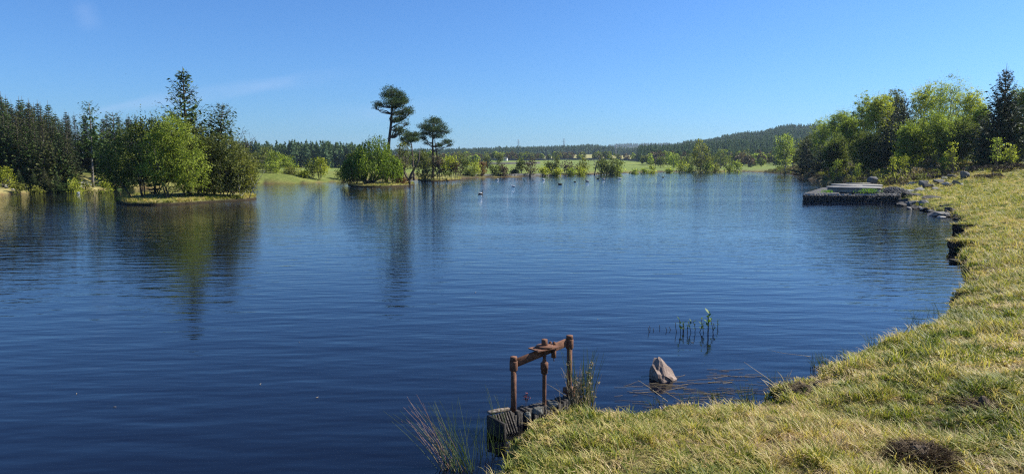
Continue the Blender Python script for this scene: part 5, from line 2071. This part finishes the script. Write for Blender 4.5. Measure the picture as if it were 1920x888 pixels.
P = []
for k in range(1100):
    P.append(ex * rng.uniform(0, W_) + ey * rng.uniform(.05, .25) + np.array([0, 0, rng.uniform(-.15, Ht - .1)]))
for k in range(700):
    P.append(ex * rng.uniform(.05, .25) + ey * rng.uniform(0, Dp) + np.array([0, 0, rng.uniform(-.15, Ht - .1)]))
stones(P, rng.uniform(.14, .26, len(P)), 'wall_stones', M['darkrock'], pf)  # darker rock than the top stones: wall-face shade put into the colour
P = []
for k in range(1800):
    P.append(ex * rng.uniform(.05, W_ - .1) + ey * rng.uniform(.05, Dp - .1) + np.array([0, 0, Ht - .10 + rng.uniform(-.03, .03)]))
stones(P, rng.uniform(.16, .27, len(P)), 'top_stones', M['rock'], pf)
g = G()
for k in range(int(W_ / .25) + 1):
    for zc in (0,):
        a = ex * (k * .25) - ey * .03
        g.tube([a + [0, 0, -.2], a + [0, 0, Ht + .03]], .008, 3, cap=False)
for z_ in np.arange(0, Ht + .05, .18):
    g.tube([-ey * .03 + [0, 0, z_], ex * W_ - ey * .03 + [0, 0, z_]], .008, 3, cap=False)
for k in range(int(Dp / .5) + 1):
    a = ey * (k * .5) + np.array([0, 0, Ht + .05])
    g.tube([a, a + ex * 2.6], .011, 3, cap=False)
    g.tube([a - [0, 0, Ht + .1], a], .008, 3, cap=False)
for k in range(11):
    a = ex * (k * .26) + np.array([0, 0, Ht + .05])
    g.tube([a, a + ey * Dp], .011, 3, cap=False)
g.build('wire_mesh', M['wire'], pf, kind='stuff')
# torn pale liner along the front edge
g = G()
rng = np.random.default_rng(4)
for k in range(60):
    x_ = rng.uniform(.2, W_ * .75)
    w2, h2 = rng.uniform(.06, .25), rng.uniform(.04, .14)
    b = ex * x_ - ey * (.05 + rng.random() * .02) + np.array([0, 0, Ht + .02])
    g.add([b, b + ex * w2, b + ex * w2 * .8 - [0, 0, h2 * .6] - ey * .02, b + ex * w2 * .3 - [0, 0, h2] - ey * .03], [[0, 1, 2, 3]])
g.build('torn_liner', M['palerock'], pf, kind='stuff')


def round_slab(cu, Y, R, z0, z1, label, seed):
    x = ucol(cu, Y)
    root = thing('round_slab', label, 'concrete slab', (x, Y, z0), 0, 'round concrete slabs on the platform')
    g = G()
    g.tube([[0, 0, 0], [0, 0, z1 - z0 - .12]], [R * .97, R * .97], 40)
    g.build('base_ring', M['concrete'], root)
    g = G()
    h = z1 - z0
    g.tube([[0, 0, h - .12], [0, 0, h - .10], [0, 0, h - .02], [0, 0, h]], [R * 1.0, R * 1.03, R * 1.03, R * 1.01], 40)
    g.build('cover', M['concrete'], root)
    return root


round_slab(1603, 57.5, 2.0, .68, 1.12, 'front round concrete slab on the stone platform', 1)
round_slab(1608, 63.0, 2.0, .68, 1.14, 'rear round concrete slab on the stone platform, behind the front one', 2)
for (u, Y, L, z_, lb) in [(1597, 58.3, 1.7, 1.15, 'white plank lying on the front round slab'), (1612, 64.2, 1.9, 1.17, 'white plank lying on the rear round slab')]:
    g = G()
    g.box([0, 0, .035], (L, .5, .05), .03)
    g.box([0, .55, .03], (L * .9, .35, .04), -.02)
    o = g.build('pale_plank', M['palerock'])
    o.location = (ucol(u, Y), Y, z_)
    tag(o, lb, 'plank', 'planks on the round slabs')
o = hull_rock('boulder', (1.05, .9, .85), 612, M['rock'], 60)
o.location = (ucol(1637, 66), 66, 1.45)
tag(o, 'rounded grey boulder sitting behind the rear round slab', 'rock')
# plank base under boulder, weeds
g = G()
rng = np.random.default_rng(9)
P = np.stack([rng.normal(size=260) * .42, rng.normal(size=260) * .12, rng.random(260) * .33], -1)
g.leaves(P, .12, rng, .35, 0, .6 + rng.normal(size=260) * .2, axis=np.tile([0, 0, 1.], (260, 1)))
o = g.build('green_weed', M['gabion_turf'])
o.location = (ucol(1632, 54.9), 54.9, .72)
tag(o, 'bright green weed growing on the platform in front of the front slab', 'weed')
o = G()
o.leaves(np.stack([rng.normal(size=120) * .25, rng.normal(size=120) * .3, rng.random(120) * .2], -1), .12, rng, .35, 0, .5, axis=np.tile([0, 0, 1.], (120, 1)))
o = o.build('green_weed', M['gabion_turf'])
o.location = (ucol(1554, 55.5), 55.5, .72)
tag(o, 'small green weed at the left end of the front slab', 'weed')
# gravel-filled basket at the landward end
gb = thing('gravel_basket', 'wire basket heaped with small grey gravel at the landward end of the platform', 'gravel basket', (ucol(1678, 58), 58, .6))
P = []
for k in range(700):
    a, r = rng.random() * 6.28, math.sqrt(rng.random())
    P.append([math.cos(a) * r * 1.1, math.sin(a) * r * 1.8, .45 * (1 - r * r) + rng.uniform(-.05, .03)])
stones(P, rng.uniform(.09, .15, len(P)), 'gravel', M['rock'], gb)
g = G()
for k in range(9):
    x_ = -1.1 + k * .275
    s_ = np.linspace(-1, 1, 9)
    g.tube(np.stack([np.full(9, x_), s_ * 1.8 * math.sqrt(max(.05, 1 - (x_ / 1.15) ** 2)), .52 * np.maximum(0, 1 - s_ ** 2) * (1 - (x_ / 1.2) ** 2) + .04], -1), .008, 3, cap=False)
g.build('wire', M['wire'], gb)

# ------------------------------------------------------------ water birds


def bird(u, v, wpx, seed, kind, label, heading=0):
    loc = onz(u, v, 0)
    s_ = wpx / F * loc[1]
    root = thing({'goose': 'goose', 'duck': 'duck', 'gull': 'gull'}[kind], label, kind, tuple(loc), heading, 'water birds on the lake')
    body = 'fwhite' if kind == 'gull' else ('fbrown' if kind == 'goose' else 'fblack')
    g = G()
    neck = .55 if kind == 'goose' else .28
    path = np.array([[-.52, 0, .20], [-.40, 0, .16], [-.22, 0, .13], [0, 0, .12], [.20, 0, .13], [.33, 0, .18], [.38, 0, .18 + neck * .35], [.38, 0, .18 + neck * .65], [.40, 0, .18 + neck * .85], [.46, 0, .18 + neck * .9], [.53, 0, .16 + neck * .88]]) * s_
    rad = np.array([.02, .09, .17, .20, .18, .12, .065, .05, .075, .07, .02]) * s_
    g.tube(path, rad, 12)
    g.build('body', M[body], root, smooth=True)
    g = G()
    hp_ = path[-1]
    g.tube([hp_ - [.03 * s_, 0, 0], hp_ + [.10 * s_, 0, -.01 * s_]], [.028 * s_, .008 * s_], 6)
    g.build('bill', M['orange'] if kind != 'goose' else M['fblack'], root)
    for sg in (-1, 1):
        g = G()
        p = np.array([[.20, sg * .13, .20], [.0, sg * .175, .22], [-.25, sg * .13, .22], [-.48, sg * .04, .24]]) * s_
        g.tube(p, np.array([.05, .085, .07, .015]) * s_, 8)
        g.build('wing', M['fwhite'] if kind in ('goose', 'gull') else M['fblack'], root, smooth=True)


bird(901, 364, 11, 1, 'goose', 'dark-necked goose with white side, nearest bird to the viewer', .3)
bird(962, 350, 8, 2, 'gull', 'white gull floating between the goose and the black duck', 2.6)
bird(1050, 346.5, 9, 3, 'duck', 'black duck swimming left in mid lake', 3.1)
bird(1019, 337.5, 6, 4, 'gull', 'tiny white gull left of the black duck, nearer the far shore', .2)
bird(1078, 341.5, 6, 5, 'duck', 'small dark duck just right of the black duck', .4)
bird(1101, 340.5, 8, 6, 'goose', 'goose with pale flank swimming ahead of the pair', 3.0)
bird(1121, 335.5, 6, 7, 'duck', 'dark duck leading the far pair', 3.0)
bird(1132, 336.5, 7, 8, 'goose', 'goose behind the dark duck in the far pair', .1)
bird(1162, 335, 6, 9, 'gull', 'pale gull right of the far pair near the broad green tree', 3.0)
bird(1243, 333, 5, 10, 'duck', 'farthest tiny duck on the right part of the lake', .2)
bird(933, 337, 5, 11, 'gull', 'white speck of a gull by the far shore right of the islet', .2)
bird(877, 333.5, 5, 12, 'gull', 'white bird at the dark far bank next to the small islet', .2)
bird(147, 362, 6, 13, 'gull', 'white gull floating near the left forest shore', .2)


def flyer(u, v, Y, span, label):
    loc = atY(u, v, Y)
    root = thing('flying_bird', label, 'bird', tuple(loc), .4, 'birds in the sky')
    g = G()
    g.tube(np.array([[-.35, 0, 0], [-.1, 0, 0], [.15, 0, .01], [.3, 0, 0]]) * span * .5, np.array([.01, .07, .06, .01]) * span * .5, 8)
    g.build('body', M['fblack'], root)
    for sg in (-1, 1):
        g = G()
        V = np.array([[.1, sg * .03, 0], [.12, sg * .5, .10], [-.12, sg * 1.0, .02], [-.02, sg * .45, .06], [-.1, sg * .03, 0]]) * span / 2
        V2 = V + [0, 0, .012 * span]
        g.add(np.vstack([V, V2]), [[0, 1, 3, 4], [5, 9, 8, 6]], [[1, 2, 3], [6, 8, 7]])
        g.build('wing', M['fblack'], root)


flyer(236, 139, 70, .32, 'small dark bird flying above the left island spruce, to the left')
flyer(577, 156, 80, .30, 'small dark bird flying between the left island and the tall pine')

# ------------------------------------------------------------ far built things


def strip_wall(name, pts, h, w_, mat, label, group=None):
    """a wall along the land between photo columns at a distance"""
    P = []
    for (u0, Y0), (u1, Y1) in zip(pts[:-1], pts[1:]):
        for k in range(24):
            t_ = k / 24
            Y = Y0 + (Y1 - Y0) * t_
            P.append(((u0 + (u1 - u0) * t_ - CX) / F * Y, Y))
    P = np.array(P)
    z = ground_z(P[:, 0], P[:, 1])
    rng = np.random.default_rng(len(P))
    hh = h * rng.uniform(.9, 1.1, len(P))
    g = G()
    V = np.vstack([np.column_stack([P[:, 0], P[:, 1] - w_ / 2, z - .4]), np.column_stack([P[:, 0], P[:, 1] - w_ / 2, z + hh]), np.column_stack([P[:, 0], P[:, 1] + w_ / 2, z + hh]), np.column_stack([P[:, 0], P[:, 1] + w_ / 2, z - .4])])
    n = len(P)
    j = np.arange(n - 1)
    Q = np.vstack([np.stack([a * n + j, a * n + j + 1, (a + 1) * n + j + 1, (a + 1) * n + j], -1) for a in range(3)])
    g.add(V, Q)
    return tag(g.build(name, mat), label, 'wall', group)


WG = 'field walls beyond the lake'
strip_wall('drystone_wall', [(905, 430), (960, 440), (1015, 455)], 1.3, .7, M['wall'], 'nearer dark stone wall crossing the far green field', WG)
strip_wall('drystone_wall', [(870, 600), (1060, 605), (1260, 600)], 1.5, .7, M['wall'], 'long dark stone wall below the pale far field', WG)
strip_wall('drystone_wall', [(868, 148), (900, 152), (1000, 165), (1100, 180), (1180, 200), (1300, 228)], .35, .5, M['wall'], 'low dark stone edging along the far centre shore', WG)

fence = thing('post_fence', 'short post and wire fence on the far shore below the green field', 'fence', place(1243, 215))
fb = np.array(fence.location)
for k in range(9):
    x, Y = ucol(1226 + k * 5.4, 214 + k * 1.2), 214 + k * 1.2
    g = G()
    g.box(np.array([x, Y, gz(x, Y) + .5]) - fb, (.14, .14, 1.3))
    g.build('post', M['wood'], fence)
g = G()
for z_ in (.5, .95):
    g.tube([np.array([ucol(1226, 214), 214, gz(ucol(1226, 214), 214) + z_]) - fb, np.array([ucol(1269.2, 223.6), 223.6, gz(ucol(1269.2, 223.6), 223.6) + z_]) - fb], .02, 4)
g.build('wire', M['wire'], fence)


def pylon(u, Y, vtop, label):
    x = ucol(u, Y)
    z = gz(x, Y)
    H = hrow(vtop, Y) - z
    root = thing('pylon', label, 'pylon', (x, Y, z), 0, 'pylons on the ridge')
    w0 = H * .07
    g = G()
    for sx in (-1, 1):
        for sy in (-1, 1):
            g.tube([[sx * w0, sy * w0, 0], [sx * w0 * .35, sy * w0 * .35, H * .7], [0, 0, H]], [.28, .22, .14], 4)
    for k in range(8):
        a, b = k / 8 * .9, (k + 1) / 8 * .9
        wa, wb = w0 * (1 - a * .9), w0 * (1 - b * .9)
        for sy in (-1, 1):
            g.tube([[-wa, sy * wa, a * H], [wb, sy * wb, b * H]], .12, 3)
            g.tube([[wa, sy * wa, a * H], [-wb, sy * wb, b * H]], .12, 3)
    g.build('tower', M['steel'], root)
    for zz, ww in ((.74, .14), (.84, .11), (.93, .08)):
        g = G()
        g.tube([[-H * ww, 0, H * zz], [0, 0, H * zz + .6], [H * ww, 0, H * zz]], [.12, .3, .12], 4)
        g.build('cross_arm', M['steel'], root)


pylon(972, 1330, 261, 'steel pylon on the ridge, the left one over the first trees')
pylon(1057, 1400, 259, 'steel pylon on the ridge, standing near the hill top')
pylon(1154, 1000, 272, 'thin steel pylon where the ridge drops away on the right')


def house(u, Y, wpx, label, rz):
    x = ucol(u, Y)
    W_ = wpx / F * Y
    root = thing('house', label, 'house', (x, Y, gz(x, Y)), rz)
    h = W_ * .42
    g = G()
    V = np.array([[-.5, -.3, 0], [.5, -.3, 0], [.5, .3, 0], [-.5, .3, 0], [-.5, -.3, .42], [.5, -.3, .42], [.5, .3, .42], [-.5, .3, .42], [-.5, 0, .68], [.5, 0, .68]]) * W_
    g.add(V, [[0, 1, 5, 4], [2, 3, 7, 6], [1, 2, 6, 5], [3, 0, 4, 7]], [[5, 6, 9], [7, 4, 8]])
    g.build('wall', M['white'], root)
    g = G()
    V = np.array([[-.54, -.36, .39], [.54, -.36, .39], [.54, 0, .70], [-.54, 0, .70], [-.54, .36, .39], [.54, .36, .39]]) * W_
    g.add(np.vstack([V, V + [0, 0, .03 * W_]]), [[0, 1, 2, 3], [3, 2, 5, 4], [6, 7, 8, 9], [9, 8, 11, 10], [0, 1, 7, 6], [4, 5, 11, 10]])
    rf = g.build('roof', M['slate'], root)
    g = G()
    g.box([-.4 * W_, 0, .74 * W_], (.09 * W_, .09 * W_, .16 * W_))
    g.build('chimney', M['white'], rf)
    for k in (-1, 0, 1):
        g = G()
        g.box([k * .28 * W_, -.302 * W_, .22 * W_], (.11 * W_, .02, .14 * W_))
        g.build('window' if k else 'door', M['glass'], root)


house(1408, 585, 7, 'white house half hidden by trees at the foot of the right hill', .5)
house(947, 595, 9, 'small white house among trees beyond the far green field', -.2)

# ------------------------------------------------------------ air
hz = G()
hz.box((0, 3500, 48), (20000, 9600, 108))
o = hz.build('haze', M['ground'])
o['kind'] = 'stuff'
o['label'] = 'thin blue summer haze over the lake and the hills'
t = NT('haze')
pv = t.n.new('ShaderNodeVolumePrincipled')
pv.inputs['Color'].default_value = (.62, .80, 1.0, 1)
pv.inputs['Density'].default_value = .0001
pv.inputs['Anisotropy'].default_value = .2
t.l.new(pv.outputs[0], t.out.inputs['Volume'])
o.data.materials.clear()
o.data.materials.append(t.m)
